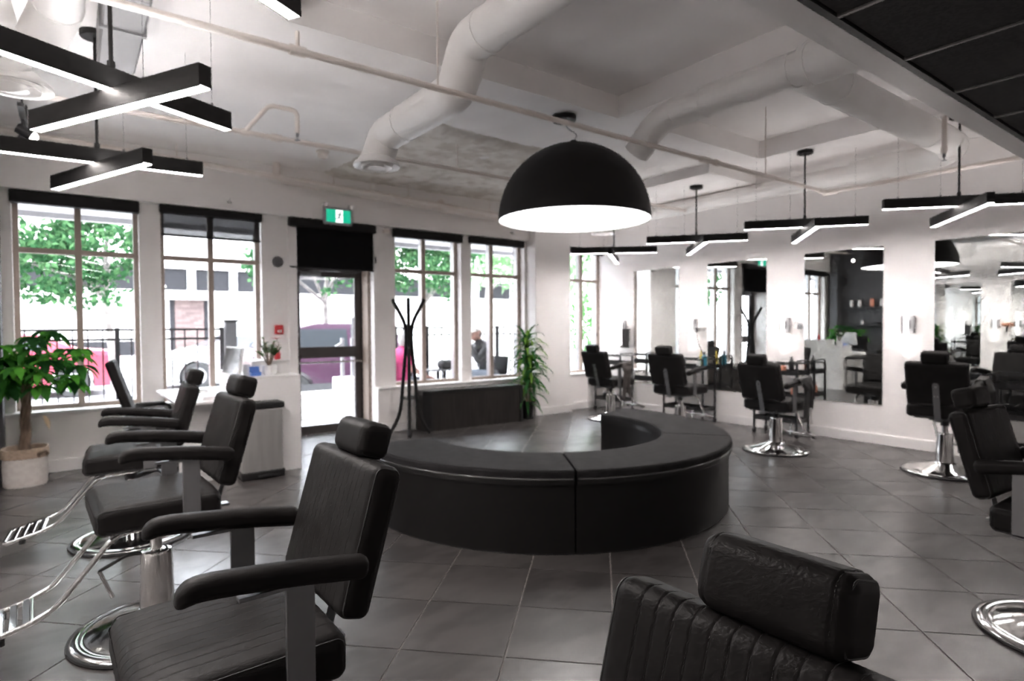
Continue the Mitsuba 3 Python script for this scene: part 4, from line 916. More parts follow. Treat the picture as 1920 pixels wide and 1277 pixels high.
# capes over the armrests and on the wall
def cloth(P, th=0.004):
    """A folded sheet with thickness from a grid of points (n, m, 3)."""
    n, m = P.shape[:2]; v = P.reshape(-1, 3); i, j = np.meshgrid(np.arange(n - 1), np.arange(m - 1), indexing='ij'); q = (i * m + j).ravel()
    f = np.vstack([np.stack([q, q + m, q + m + 1], 1), np.stack([q, q + m + 1, q + 1], 1)]); t = trimesh.Trimesh(v, f, process=False); nn = t.vertex_normals
    v2 = np.vstack([v + nn * th / 2, v - nn * th / 2]); N = len(v); b = np.r_[[k * m for k in range(n)][::-1], range(1, m), [(k + 1) * m - 1 for k in range(1, n)], [(n - 1) * m + k for k in range(m - 2, 0, -1)]]; e = np.roll(b, -1)
    return trimesh.Trimesh(v2, np.vstack([f, f[:, ::-1] + N, np.stack([b, e, e + N], 1), np.stack([b, e + N, b + N], 1)]), process=False)


def arm_cape(chair, x0, x1, drop_out, drop_in, seed, m_, label):
    U, Vn = 34, 46; P = np.zeros((U, Vn, 3)); yc, hw = -0.262, 0.036
    for a in range(U):
        t = a / (U - 1); x = x0 + t * (x1 - x0); zt_ = AZ + ASL * x + 0.036
        do = drop_out * (0.90 + 0.10 * math.sin(5 * t + seed)); di = drop_in * (0.9 + 0.1 * math.cos(4 * t + seed)); L = di + 2 * hw + do
        for b in range(Vn):
            s = b / (Vn - 1) * L; w = 0.016 * math.sin(13 * t + seed + 2.2 * s) + 0.010 * math.sin(27 * t + seed * 2 + 5 * s)
            if s < di: y, z, k_ = yc + hw, zt_ - (di - s), (di - s) / max(di, .01)
            elif s < di + 2 * hw: y, z, k_ = yc + hw - (s - di), zt_ + 0.004, 0
            else: y, z, k_ = yc - hw, zt_ - (s - di - 2 * hw), min(1, (s - di - 2 * hw) / 0.12)
            sg_ = 1 if y > yc else -1
            P[a, b] = (x + (0.03 * math.sin(seed + 3 * s) - (t - 0.5) * 0.10 * k_ * 0.6) * k_, y + sg_ * k_ * (0.012 + abs(w) * 1.6), z)
    one('salon_cape', cloth(P), m_, label, 'cape', 'dark capes hung over armrests', smooth=True, M=CH[chair][1])


arm_cape('m3', -0.06, 0.17, 0.40, 0.10, 1.0, 'cape_cloth', 'black cape over the armrest of the chair right of the ring bench')
arm_cape('m1', -0.10, 0.12, 0.54, 0.09, 2.3, 'cape_brown', 'brownish cape over the armrest of the farthest chair')
arm_cape('m4', -0.02, 0.17, 0.30, 0.10, 4.0, 'cape_cloth', 'black cape over an armrest at the right-hand mirror')
k = thing('hanging_cape', 'dark cape hanging flat on the wall under the farthest tube lamp', 'cape')
P = np.array([[(7.375 - 0.012 * math.sin(9 * a / 20 * 2 + b / 20) - 0.006 * (b / 24), 6.68 + 0.20 * a / 20, 1.32 - 0.30 * b / 24 + 0.006 * math.sin(a)) for b in range(25)] for a in range(21)])
obj('sheet', cloth(P), 'cape_cloth', k, True); obj('hook', tube([(XR, 6.78, 1.36), (7.38, 6.78, 1.36), (7.36, 6.78, 1.33)], 0.006, 8, 0.02), 'grey_steel', k); obj('hanger_bar', cyl((7.376, 6.67, 1.325), (7.376, 6.89, 1.325), 0.007, 10), 'black_steel', k)
k = thing('wall_tool_shelf', 'tiny white shelf with a can beside the tube lamp of the two farthest mirrors', 'shelf')
obj('board', bx(7.28, XR, 5.25, 5.43, 1.345, 1.357, 0.003), 'white_gloss', k, False); obj('can', lathe([(0, 1.357), (0.028, 1.357), (0.028, 1.46), (0.02, 1.47), (0, 1.47)], 20, (7.35, 5.39, 0)), 'grey_plastic', k)
obj('cord', tube([(7.36, 5.38, 1.35), (7.37, 5.36, 1.15), (7.385, 5.28, 0.98), (7.36, 5.25, 0.94)], 0.005, 8, 0.1), 'black_plastic', k)

# ------------------------------------------------------------------ plants
def leaf(base, dirv, L, W, droop=0.5, fold=0.18, n=7, up=(0, 0, 1), tipw=0.02, curl=0.0):
    """A long leaf: folded along its midrib and drooping; pointed or strap shaped."""
    d = np.asarray(dirv, float); d /= np.linalg.norm(d); u = np.asarray(up, float); s = np.cross(d, u); s /= np.linalg.norm(s) + 1e-9
    p = np.asarray(base, float).copy(); V = []; st = L / n; cur = d.copy()
    for i in range(n + 1):
        t = i / n; w = W * (math.sin(PI * min(1, 0.06 + 0.94 * t) ** 0.8) if tipw < 0.5 else min(1, t * 6 + 0.25) * (1 - t ** 3) ** 0.8) * 0.5 + 0.0004
        nn = np.cross(s, cur); V += [p + s * w + nn * w * fold * 2, p.copy(), p - s * w + nn * w * fold * 2]
        cur = cur + np.array([0, 0, -droop * st / L * (0.4 + 1.2 * t)]); cur /= np.linalg.norm(cur); p = p + cur * st
    f = []
    for i in range(n):
        for j in (0, 1):
            a = i * 3 + j; f += [[a, a + 3, a + 4], [a, a + 4, a + 1]]
    return trimesh.Trimesh(V, f, process=False), p


rng = random.Random(11)
k = thing('potted_tree', 'leafy potted money tree in a pale basket at the left edge', 'potted plant')
px, py = -0.352, 6.83
sq = lambda r, n=48, e=2.6: [(r * (abs(math.cos(a)) ** (2 / e)) * (1 if math.cos(a) > 0 else -1), r * (abs(math.sin(a)) ** (2 / e)) * (1 if math.sin(a) > 0 else -1)) for a in np.arange(n) * 2 * PI / n]
def bag(rs, zs):
    n = 48; V = [np.array([(x, y, z) for x, y in sq(r, n)]) for r, z in zip(rs, zs)]; v = np.vstack(V) + [px, py, 0]; f = []
    for i in range(len(rs) - 1):
        for j in range(n): l = (j + 1) % n; f += [[i * n + j, i * n + l, (i + 1) * n + l], [i * n + j, (i + 1) * n + l, (i + 1) * n + j]]
    return trimesh.Trimesh(v, f, process=False)
obj('basket', bag([0.01, 0.150, 0.158, 0.163, 0.160, 0.157], [0.0, 0.0, 0.015, 0.15, 0.26, 0.265]), 'terracotta_white', k, 40)
obj('folded_rim', bag([0.158, 0.168, 0.172, 0.171, 0.166, 0.155, 0.150, 0.15], [0.25, 0.252, 0.265, 0.315, 0.335, 0.335, 0.32, 0.26]), 'jute', k, 40)
obj('handle', tube([(px + 0.10, py - 0.158, 0.27), (px + 0.10, py - 0.175, 0.30), (px + 0.155, py - 0.135, 0.305), (px + 0.16, py - 0.12, 0.275)], 0.011, 8, 0.03), 'bark', k)
obj('soil', lathe([(0, 0.285), (0.14, 0.28), (0.14, 0.26)], 30, (px, py, 0)), 'soil', k)
for i in range(3):
    a0 = i * 2.094; zz = np.linspace(0.27, 0.90, 26); obj('trunk', tube(np.stack([px + 0.022 * np.cos(a0 + zz * 9) + 0.03 * (zz - 0.27), py + 0.022 * np.sin(a0 + zz * 9), zz], 1), np.linspace(0.026, 0.017, 26), 10), 'bark', k, 50)
mats = ('leaf_bright', 'leaf_mid', 'leaf_deep'); leaves = []
top = np.array([px + 0.016, py, 0.90]); nl = 0
for i in range(40):
    a = i * 2.399 + 0.3; el = 1.15 - 1.35 * (i / 40) + rng.uniform(-0.15, 0.15); L = rng.uniform(0.24, 0.50); st = top + np.array([0, 0, -0.10 * (i / 40)])
    if math.cos(a) < -0.3: L *= 0.62
    if math.sin(a) > 0.4: L *= 0.7
    e = st + L * np.array([math.cos(a) * math.cos(el), math.sin(a) * math.cos(el), math.sin(el) * 0.95 + 0.34]); mid = (st + e) / 2 + np.array([0, 0, 0.05])
    obj('stalk', tube(fillet([st, mid, e], 0.2, 5), 0.0035, 6), 'leaf_mid', k, True)
    ax = np.array([math.cos(a), math.sin(a), 0.0])
    for j in range(6 if nl < 230 else 5):
        b = a + (j - 2.5) * 0.85 + rng.uniform(-0.15, 0.15); m, _ = leaf(e, (math.cos(b), math.sin(b), rng.uniform(-0.35, 0.25)), rng.uniform(0.15, 0.23), rng.uniform(0.065, 0.09), 1.5, 0.12, 7)
        obj('leaf', m, mats[0] if rng.random() < 0.30 else mats[1 + (rng.random() < 0.5)], k, True); nl += 1
# two long arms of leaves reaching right
for (ex, ey_, ez) in ((0.05, 6.55, 1.14), (-0.02, 6.50, 0.98), (-0.12, 6.40, 1.18), (-0.50, 6.50, 1.25), (-0.22, 6.42, 1.02)):
    e = np.array((ex, ey_, ez)); obj('stalk', tube(fillet([top, (top + e) / 2 + np.array([0, 0, 0.12]), e], 0.3, 6), 0.004, 6), 'leaf_mid', k, True); a = math.atan2(e[1] - top[1], e[0] - top[0])
    for j in range(6):
        b = a + (j - 2.5) * 0.8; m, _ = leaf(e, (math.cos(b), math.sin(b), rng.uniform(-0.3, 0.2)), rng.uniform(0.15, 0.21), rng.uniform(0.06, 0.08), 1.2, 0.12, 7); obj('leaf', m, mats[j % 2], k, True)
m, _ = leaf((px + 0.14, py - 0.14, 0.62), (0.3, -0.3, -0.8), 0.14, 0.05, 0.3, 0.2, 6); obj('leaf', m, 'leaf_dry', k, True, label='pale withered leaf')

k = thing('dracaena_plant', 'tall strap-leaved potted plant at the right end of the storage bench', 'potted plant')
px, py = 5.50, 7.02
obj('pot', lathe([(0, 0), (0.085, 0), (0.105, 0.235), (0.112, 0.24), (0.112, 0.262), (0.10, 0.262), (0.095, 0.22), (0, 0.22)], 32, (px, py, 0)), 'black_plastic', k, 40)
obj('soil', lathe([(0, 0.235), (0.098, 0.23)], 24, (px, py, 0)), 'soil', k)
for dx, dy, h_ in ((0.0, 0.02, 1.18), (0.03, -0.02, 0.85), (-0.03, -0.02, 0.58)):
    obj('cane', tube([(px + dx, py + dy, 0.22), (px + dx * 1.3, py + dy, h_)], (0.02, 0.015), 10), 'jute', k)
    n = 80 if h_ > 1 else 70 if h_ > 0.7 else 46
    for i in range(n):
        a = i * 2.399; z = h_ - 0.38 * (i / n) ** 1.2; el = 1.15 - 1.0 * (i / n); L = rng.uniform(0.34, 0.48)
        if math.sin(a) > 0.2 or math.cos(a) > 0.6: L *= 0.5 if math.sin(a) < 0.5 else 0.42
        m, _ = leaf((px + dx * 1.2, py + dy, z), (math.cos(a) * math.cos(el), math.sin(a) * math.cos(el), math.sin(el)), L, 0.05, 1.5 + rng.random(), 0.2, 8, tipw=1.0)
        obj('leaf', m, 'leaf_strap_lime' if rng.random() < 0.22 else ('leaf_strap' if rng.random() < 0.6 else 'leaf_deep'), k, True)

k = thing('potted_plant', 'small jade-like plant in a white pot on the reception counter', 'potted plant')
px, py, pz = 1.545, 6.06, 0.929
obj('pot', lathe([(0, pz), (0.05, pz), (0.068, pz + 0.02), (0.072, pz + 0.095), (0.066, pz + 0.095), (0.06, pz + 0.08), (0, pz + 0.08)], 32, (px, py, 0)), 'white_gloss', k, 40)
for i in range(9):
    a = i * 2.399; r = 0.09 + 0.05 * rng.random(); e = np.array([px + r * math.cos(a), py + r * math.sin(a), pz + 0.22 + 0.17 * rng.random()]); b = np.array([px, py, pz + 0.07]); pts = fillet([b, (b + e) / 2 + [0, 0, 0.05], e], 0.2, 6)
    st = obj('stem', tube(pts, 0.005, 7), 'bark', k, True); ms = []
    for j in range(16):
        t = 0.35 + 0.65 * j / 15; c = pts[min(len(pts) - 1, int(t * (len(pts) - 1)))]; aa = j * 2.4 + i
        m, _ = leaf(c, (math.cos(aa), math.sin(aa), 0.5), 0.048, 0.026, 0.3, 0.1, 4); ms.append(m)
    obj('leaves', cat(*ms), 'olive_leaf' if i % 2 else 'leaf_mid', st, True, kind='stuff')
k = thing('orchid', 'dark red flower behind the small plant on the raised white box', 'flower')
px, py, pz = 1.72, 6.42, 1.059
obj('vase', lathe([(0, pz), (0.03, pz), (0.035, pz + 0.05), (0.02, pz + 0.09), (0.022, pz + 0.10), (0, pz + 0.10)], 20, (px, py, 0)), 'red_plastic', k)
obj('stem', tube([(px, py, pz + 0.09), (px + 0.02, py, pz + 0.16), (px - 0.01, py, pz + 0.22)], 0.003, 6, 0.04), 'bark', k)
for i in range(6):
    a = i * 1.05; m, _ = leaf((px - 0.01, py, pz + 0.21), (math.cos(a), math.sin(a), 0.4), 0.06, 0.04, 0.5, 0.1, 4); obj('petal', m, 'red_plastic', k, True)

# ------------------------------------------------------------------ the street outside
mat('concrete', tone((0.56, 0.55, 0.54), (0.66, 0.65, 0.64), 1.5), 0.9)
mat('asphalt', tone((0.20, 0.20, 0.205), (0.26, 0.26, 0.265), 2.0), 0.95)
mat('white_stucco', tone((0.72, 0.71, 0.70), (0.80, 0.79, 0.78), 0.5), 0.85)
mat('grey_fascia', (0.022, 0.022, 0.024), 0.9, spec=0.1)
mat('soffit_grey', (0.33, 0.33, 0.34), 0.7)
mat('pale_brick', proc(lambda p, n, uv: mix((0.075, 0.052, 0.05), (0.12, 0.088, 0.083), cell_rand(dr.floor(p.x / 0.24 + 0.5 * dr.floor(p.z / 0.08)), 0, dr.floor(p.z / 0.08)))), 0.9)
mat('dark_brick', proc(lambda p, n, uv: dr.select((p.z / 0.075 - dr.floor(p.z / 0.075)) < 0.14, mi.Color3f(0.30, 0.27, 0.26), mix((0.085, 0.055, 0.05), (0.14, 0.085, 0.075), cell_rand(dr.floor((p.x + p.y) / 0.21 + 0.5 * dr.floor(p.z / 0.075)), 0, dr.floor(p.z / 0.075))))), 0.9)
mat('car_red', (0.26, 0.020, 0.045), 0.25, clearcoat=0.8); mat('car_white', (0.78, 0.78, 0.78), 0.25, clearcoat=0.8); mat('car_plum', (0.035, 0.008, 0.028), 0.25, clearcoat=0.8); mat('car_silver', (0.45, 0.45, 0.47), 0.25, 0.4, clearcoat=0.8)
mat('car_glass', (0.03, 0.035, 0.04), 0.08); mat('tyre', (0.03, 0.03, 0.03), 0.8); mat('cladding', (0.05, 0.05, 0.053), 0.6); mat('tail_red', (0.55, 0.03, 0.03), 0.25)
struct('sidewalk', bx(-14, 30, 7.84, 12.6, -0.16, -0.012), 'concrete'); struct('road', bx(-30, 45, 12.6, 19.5, -0.2, -0.06), 'asphalt'); struct('sidewalk', bx(-30, 45, 19.5, 60, -0.2, 0.02), 'concrete')
struct('roof_overhang', cat(bx(-4, 6.9, YO + 0.02, 8.75, 2.74, 3.0), bx(-4, 6.9, 8.75, 8.83, 2.68, 3.2)), 'soffit_grey', label='grey roof overhang outside above the windows', cat_='roof overhang')
struct('outer_wall', cat(bx(-4, XL, YO, YO + 0.15, 0, 3.3), bx(5.76, 6.44, YO, YO + 0.10, 0, 3.3)), 'dark_brick', label='dark brick pillar outside between the windows', cat_='brick wall')
struct('outer_wall', bx(6.03, 6.30, YO + 0.1, 7.98, 0, 3.3), 'dark_brick', label='narrow dark brick pier seen through the window edge', cat_='brick wall')

# street railing
k = thing('railing', 'black metal railing along the sidewalk outside the windows', 'railing'); YR = 8.72
def rail_run(x0, x1):
    for z in (1.375, 1.255, 0.13): obj('rail', bx(x0, x1, YR - 0.014, YR + 0.014, z - 0.015, z + 0.012), 'black_steel', k, False)
    n = int((x1 - x0) / 0.142)
    for i in range(n + 1):
        x = x0 + (x1 - x0) * i / n
        if i % 10 == 4 or i in (0, n): obj('post', bx(x - 0.025, x + 0.025, YR - 0.025, YR + 0.025, -0.01, 1.40), 'black_steel', k, False)
        else: obj('baluster', bx(x - 0.008, x + 0.008, YR - 0.008, YR + 0.008, 0.12, 1.37), 'black_steel', k, False)
rail_run(-1.6, 1.62); rail_run(4.15, 7.0)
k = thing('gate_post', 'thick dark railing post outside the second window', 'post'); obj('shaft', bx(1.66, 1.80, 8.66, 8.80, -0.01, 1.47, 0.006), 'cladding', k, False); obj('cap', bx(1.64, 1.82, 8.64, 8.82, 1.47, 1.50, 0.006), 'black_steel', k, False)
one('low_wall', bx(1.2, 3.3, 9.0, 9.25, -0.01, 0.40, 0.02), 'white_stucco', 'long low white wall outside the entrance door', 'wall')
k = thing('planter_block', 'white block carrying grey metal posts outside the door', 'bollard'); obj('block', bx(3.24, 3.72, 8.72, 9.05, -0.01, 0.62, 0.012), 'white_stucco', k, False)
for x in (3.34, 3.50): obj('post', bx(x - 0.022, x + 0.022, 8.85, 8.90, 0.62, 1.22, 0.002), 'grey_plastic', k, False)
obj('brace', tube([(3.06, 8.875, 0.98), (3.34, 8.875, 1.14)], 0.028, 8), 'grey_plastic', k); obj('bar', bx(3.05, 3.34, 8.86, 8.89, 0.97, 1.0), 'grey_plastic', k, False)
k = thing('planter_block', 'dark post on a white block right of the door glass', 'bollard'); obj('block', bx(3.78, 4.10, 8.72, 9.0, -0.01, 0.66, 0.012), 'white_stucco', k, False); obj('post', bx(3.60, 3.70, 9.08, 9.18, -0.01, 1.55, 0.004), 'cladding', k, False)

# cars
def car(x, y, az, body, L, h_, label, suv=False):
    k_ = thing('car', label, 'car', 'parked cars outside'); M = tr(x, y, -0.06) @ rot(math.radians(az)); W = 1.78
    if suv: prof = [(-L / 2, 0.38), (-L / 2, 0.85), (-L / 2 + 0.15, 1.02), (-L / 2 + 0.4, h_ - 0.06), (-L / 2 + 0.75, h_), (0.25, h_), (0.6, h_ - 0.08), (1.15, 1.06), (L / 2 - 0.15, 0.93), (L / 2, 0.75), (L / 2, 0.36), (L / 2 - 0.2, 0.26), (-L / 2 + 0.2, 0.26)]
    else: prof = [(-L / 2, 0.45), (-L / 2 + 0.03, 0.86), (-L / 2 + 0.15, 0.96), (-L / 2 + 0.75, 1.02), (-L / 2 + 1.35, h_ - 0.06), (-L / 2 + 1.75, h_), (0.15, h_), (0.5, h_ - 0.06), (1.2, 0.98), (L / 2 - 0.3, 0.82), (L / 2 - 0.02, 0.64), (L / 2, 0.36), (L / 2 - 0.2, 0.22), (-L / 2 + 0.2, 0.22)]
    pg = Polygon(prof).buffer(0.05).buffer(-0.05)
    for wx in (-L / 2 + 0.85, L / 2 - 0.85): pg = pg.difference(Point(wx, 0.32).buffer(0.38, 12))
    m = extr(pg, W); m.apply_transform(rot(PI / 2, (1, 0, 0)) @ tr(0, 0, 0)); m.apply_translation((0, W / 2, 0)); v = m.vertices; t = np.clip((v[:, 2] - 0.9) / (h_ - 0.9), 0, 1); v[:, 1] *= 1 - 0.20 * t; m.vertices = v
    obj('body', m, body, k_, 30, M=M)
    wy = lambda z: W / 2 * (1 - 0.20 * np.clip((z - 0.9) / (h_ - 0.9), 0, 1)) + 0.004
    xs_ = ((-L / 2 + 0.55, -0.35, 0.12), (-0.28, 0.65, 0.95)) if suv else ((-L / 2 + 1.25, -0.28, 0.30), (-0.20, 0.42, 0.90))
    for s in (1, -1):
        for n_, (a, b, c) in enumerate(xs_):
            z0, z1 = 1.0, h_ - 0.10; q = [(a, z0), (b if n_ == 0 else c, z0), (b, z1), (a + (0.12 if n_ == 0 else 0), z1)]
            V = [(p, s * wy(z), z) for p, z in q] + [(p, s * (wy(z) - 0.02), z) for p, z in q]
            obj('side_window', hull(V), 'car_glass', k_, False, M=M)
        obj('tail_lamp', bx(-L / 2 + 0.0, -L / 2 + 0.16, s * (W / 2 + 0.006), s * (W / 2 - 0.25), 0.72, 0.88, 0.02), 'tail_red', k_, False, M=M)
    x0, z0, x1, z1 = (0.62, h_ - 0.10, 1.13, 1.08) if suv else (0.52, h_ - 0.08, 1.17, 1.0)
    obj('windscreen', hull([(x0 + 0.01, s * (wy(z0) - 0.06), z0 + 0.012) for s in (1, -1)] + [(x1 + 0.01, s * (wy(z1) - 0.06), z1 + 0.012) for s in (1, -1)] + [(x0 - 0.02, s * (wy(z0) - 0.06), z0) for s in (1, -1)] + [(x1 - 0.02, s * (wy(z1) - 0.06), z1) for s in (1, -1)]), 'car_glass', k_, False, M=M)
    if suv: obj('sill_cladding', cat(*[bx(-L / 2 + 0.05, L / 2 - 0.05, s * (W / 2 - 0.01), s * (W / 2 + 0.015), 0.24, 0.44) for s in (1, -1)], bx(-L / 2 - 0.012, -L / 2 + 0.05, -W / 2, W / 2, 0.26, 0.5)), 'cladding', k_, False, M=M)
    for wx in (-L / 2 + 0.85, L / 2 - 0.85):
        for s in (1, -1):
            w_ = obj('wheel', xf(lathe([(0.2, -0.10), (0.30, -0.10), (0.325, -0.07), (0.325, 0.07), (0.30, 0.10), (0.2, 0.10)], 28), tr(wx, s * (W / 2 - 0.11), 0.325) @ rot(PI / 2, (1, 0, 0))), 'tyre', k_, 40, M=M)
            obj('rim', xf(cat(lathe([(0, 0.07), (0.21, 0.085), (0.215, 0.10), (0.20, 0.06), (0.20, -0.06), (0, -0.07)], 28), *[bx(-0.02, 0.02, 0.04, 0.2, 0.07, 0.10)] ), tr(wx, s * (W / 2 - 0.11), 0.325) @ rot(-s * PI / 2, (1, 0, 0))), 'car_silver', w_, 40, M=M)


car(-1.35, 16.4, 180, 'car_red', 4.4, 1.36, 'red parked car across the street behind the potted tree')
car(3.70, 16.4, 180, 'car_white', 4.4, 1.36, 'white parked car behind the railing of the second window')
car(3.85, 11.5, 180, 'car_plum', 3.2, 1.52, 'dark plum parked hatchback behind the entrance door', True)

# building across the street
k = thing('building', 'long white building with a grey canopy band across the street', 'building'); YB2 = 22.0
obj('wall', cat(bx(-16, 16, YB2, YB2 + 6, 0, 2.45), bx(-16, 16, YB2 + 0.3, YB2 + 6, 2.45, 5.2)), 'white_stucco', k, False)
obj('canopy_band', bx(-16, 16, YB2 - 0.35, YB2 + 0.31, 2.62, 3.28, 0.02), 'grey_fascia', k, False)
obj('ledge', cat(bx(-16, 16, YB2 - 0.5, YB2 + 0.02, 2.32, 2.60, 0.01), bx(-16, 16, YB2 - 0.45, YB2 + 0.31, 3.30, 3.48, 0.01)), 'white_stucco', k, False)
for x in (-3.4, 3.12, 9.6): obj('brick_pier', bx(x - 0.42, x + 0.42, YB2 - 0.12, YB2 + 0.02, 0, 2.32), 'pale_brick', k, False)
for x in (-3.9, 2.62, 3.62, 9.1): obj('downpipe', bx(x - 0.06, x + 0.06, YB2 - 0.10, YB2, 0, 2.32), 'grey_fascia', k, False)
for x0, x1 in ((-2.6, 2.3), (3.9, 8.8), (-9.0, -4.4)): obj('garage_door', bx(x0, x1, YB2 - 0.03, YB2 + 0.01, 0, 2.18), 'jar_white', k, False)
for x0, x1 in ((-2.0, 1.9), (4.3, 8.4)): obj('low_opening', bx(x0, x1, YB2 - 0.05, YB2 - 0.02, 0.55, 1.0), 'grey_fascia', k, False)
obj('dark_doorway', bx(5.35, 6.2, YB2 - 0.06, YB2, 0.0, 2.2), 'grey_fascia', k, False)
for x, z in ((2.35, 2.72), (2.0, 2.68)): obj('bulkhead_lamp', ball((x, YB2 - 0.37, z), 0.09, 2, (1, 0.3, 0.6)), 'jar_white', k)
for x in (3.15, 4.4): obj('white_column', bx(x - 0.12, x + 0.12, YB2 - 0.42, YB2 - 0.36, 2.6, 3.3), 'white_stucco', k, False)
k = thing('building', 'pale far building behind the seated people', 'building'); obj('wall', bx(17, 40, 26, 34, 0, 6.0), 'white_stucco', k, False); obj('roof', bx(16.8, 40.2, 25.8, 34.2, 6.0, 6.3), 'soffit_grey', k, False)
k = thing('street_sign', 'grey sign box on a post beyond the railing', 'sign'); obj('post', cyl((8.62, 13.4, -0.1), (8.62, 13.4, 1.9), 0.06, 12), 'grey_plastic', k); obj('box', bx(8.45, 8.80, 13.3, 13.5, 1.75, 2.55, 0.02), 'grey_plastic', k, False)

# trees
leafmat('tree_leaf_light', (0.085, 0.19, 0.08)); leafmat('tree_leaf_pale_light', (0.24, 0.36, 0.21)); leafmat('leaf_mid_light', (0.06, 0.15, 0.05))
def tree(x, y, blobs, n, label, mat_, lean=(0, 0), seed=1, ls=0.125, trunk=0.07, h0=1.9):
    k_ = thing('street_tree', label, 'tree', None); R_ = np.random.RandomState(seed); LV, LF = [[], []], [[], []]
    tp = np.array([x + lean[0], y + lean[1], h0]); obj('trunk', tube([(x, y, -0.1), ((x + tp[0]) / 2, (y + tp[1]) / 2, h0 * 0.55), tp, tp + [0.05, 0, 0.6]], (trunk, trunk * 0.85, trunk * 0.7, trunk * 0.4), 10), 'grey_bark', k_, 50)
    vol = np.array([b[3] * b[4] * b[5] for b in blobs]); cnt = (n * vol / vol.sum()).astype(int)
    for b, c_ in zip(blobs, cnt):
        d = R_.normal(size=(c_, 3)); d /= np.linalg.norm(d, axis=1, keepdims=True); r = R_.uniform(0.25, 1, (c_, 1)) ** 0.5; p = np.array(b[:3]) + d * r * np.array(b[3:6])
        clump = meshkit.noise(p * 1.9 + seed * 7.3, seed); p = p[clump > 0.42]
        obj('branch', tube([tp, (tp + np.array(b[:3])) / 2 + [0, 0, 0.1], b[:3]], (trunk * 0.5, trunk * 0.35, trunk * 0.15), 7), 'grey_bark', k_, 50)
        for qi, q in enumerate(p):
            V, Fc = LV[qi % 3 == 0], LF[qi % 3 == 0]
            u = R_.normal(size=3) + [0, 0, -0.5]; u /= np.linalg.norm(u); w = np.cross(u, R_.normal(size=3)); w /= np.linalg.norm(w); nn = np.cross(u, w); s = ls * R_.uniform(0.6, 1.2); o = len(V)
            V += [q, q + u * s * 0.45 + w * s * 0.30, q + u * s, q + u * s * 0.45 - w * s * 0.30, q + u * s * 0.5 + nn * s * 0.10]; Fc += [[o, o + 1, o + 4], [o + 1, o + 2, o + 4], [o + 2, o + 3, o + 4], [o + 3, o, o + 4]]
    for q in (0, 1): obj('foliage', trimesh.Trimesh(LV[q], LF[q], process=False), mat_ if q == 0 else mat_ + '_light', k_, False, kind='stuff')


tree(0.62, 12.2, [(-0.75, 11.6, 3.3, 1.15, 1.1, 1.0), (-0.45, 11.3, 2.35, 1.0, 0.8, 0.55), (0.45, 11.8, 2.75, 0.75, 0.8, 0.6), (0.25, 11.4, 2.05, 0.55, 0.5, 0.35), (0.55, 12.2, 3.8, 0.9, 0.9, 0.5)], 11000, 'green street tree filling the leftmost window', 'tree_leaf', (-0.15, -0.2), 3)
tree(4.55, 12.9, [(4.55, 11.3, 3.35, 1.0, 0.9, 0.8), (4.15, 11.2, 2.45, 0.55, 0.6, 0.5), (3.35, 11.5, 3.2, 0.6, 0.6, 0.6), (2.95, 11.8, 2.6, 0.35, 0.5, 0.45)], 8000, 'green street tree behind the entrance door', 'tree_leaf', (-0.35, -0.8), 5)
tree(6.75, 12.6, [(6.2, 11.6, 3.6, 1.1, 0.9, 0.8), (5.9, 11.4, 2.55, 0.75, 0.7, 0.45), (6.75, 11.5, 2.35, 0.6, 0.5, 0.5), (7.3, 12.0, 3.3, 0.9, 0.8, 0.6)], 9000, 'green street tree behind the coat rack window', 'tree_leaf', (-0.2, -0.4), 8)
tree(12.6, 18.5, [(11.6, 17.0, 4.6, 2.2, 1.6, 1.6), (13.4, 17.0, 4.2, 2.0, 1.6, 1.5), (12.4, 17.0, 3.4, 2.3, 1.2, 0.7)], 3000, 'pale green tree far behind the seated man', 'tree_leaf_pale', (0, 0), 13, 0.26, 0.12, 2.6)
tree(16.8, 19.0, [(15.6, 18.0, 4.4, 2.2, 1.6, 1.8), (17.8, 18.0, 4.0, 2.0, 1.6, 1.6)], 2600, 'pale green tree beyond the farthest window', 'tree_leaf_pale', (0, 0), 21, 0.28, 0.12, 2.6)
tree(9.9, 10.4, [(9.9, 10.4, 1.35, 0.4, 0.4, 1.0)], 900, 'dark shrub outside the farthest window', 'leaf_mid', (0, 0), 34, 0.11, 0.03, 0.5)

# cafe bench and people outside
k = thing('picnic_table', 'grey slatted table outside between the two seated people', 'table')
for i in range(4): obj('slat', bx(4.25, 5.1, 8.02 + i * 0.085, 8.10 + i * 0.085, 0.70, 0.725, 0.003), 'grey_steel', k, False)
for x in (4.62, 4.74): obj('leg', bx(x - 0.02, x + 0.02, 8.16, 8.20, -0.01, 0.70), 'black_steel', k, False)
obj('foot', bx(4.4, 4.95, 8.14, 8.22, -0.01, 0.03), 'black_steel', k, False)
one('shoulder_bag', (lambda m: m)(xf(rbox((0.34, 0.22, 0.15), 0.07, (tuple(np.linspace(-.1, .1, 9)), tuple(np.linspace(-.05, .05, 5)), ()), 4, lambda p, n: p + n * (0.016 * (meshkit.noise(p * 22) - 0.5))[:, None]), tr(4.80, 8.16, 0.79))), 'cape_cloth', 'soft dark bag lying on the table outside', 'bag', smooth=True)


# ---- seated figures
import manifold3d as m3


def limb(chain, step=0.018, it=12):
    """One smooth surface from joints [(point, radius)...] chains."""
    parts = []
    for ch in chain:
        S = []
        for p, r in ch:
            s = m3.Manifold.sphere(r, 20).translate([float(c) for c in p]); S.append(s)
        parts += [m3.Manifold.batch_hull([a, b]) for a, b in zip(S[:-1], S[1:])] if len(S) > 1 else S
    m = m3.Manifold.batch_boolean(parts, m3.OpType.Add).refine_to_length(step).to_mesh()
    t = trimesh.Trimesh(m.vert_properties[:, :3], m.tri_verts); t.merge_vertices(); trimesh.smoothing.filter_taubin(t, iterations=it); return t


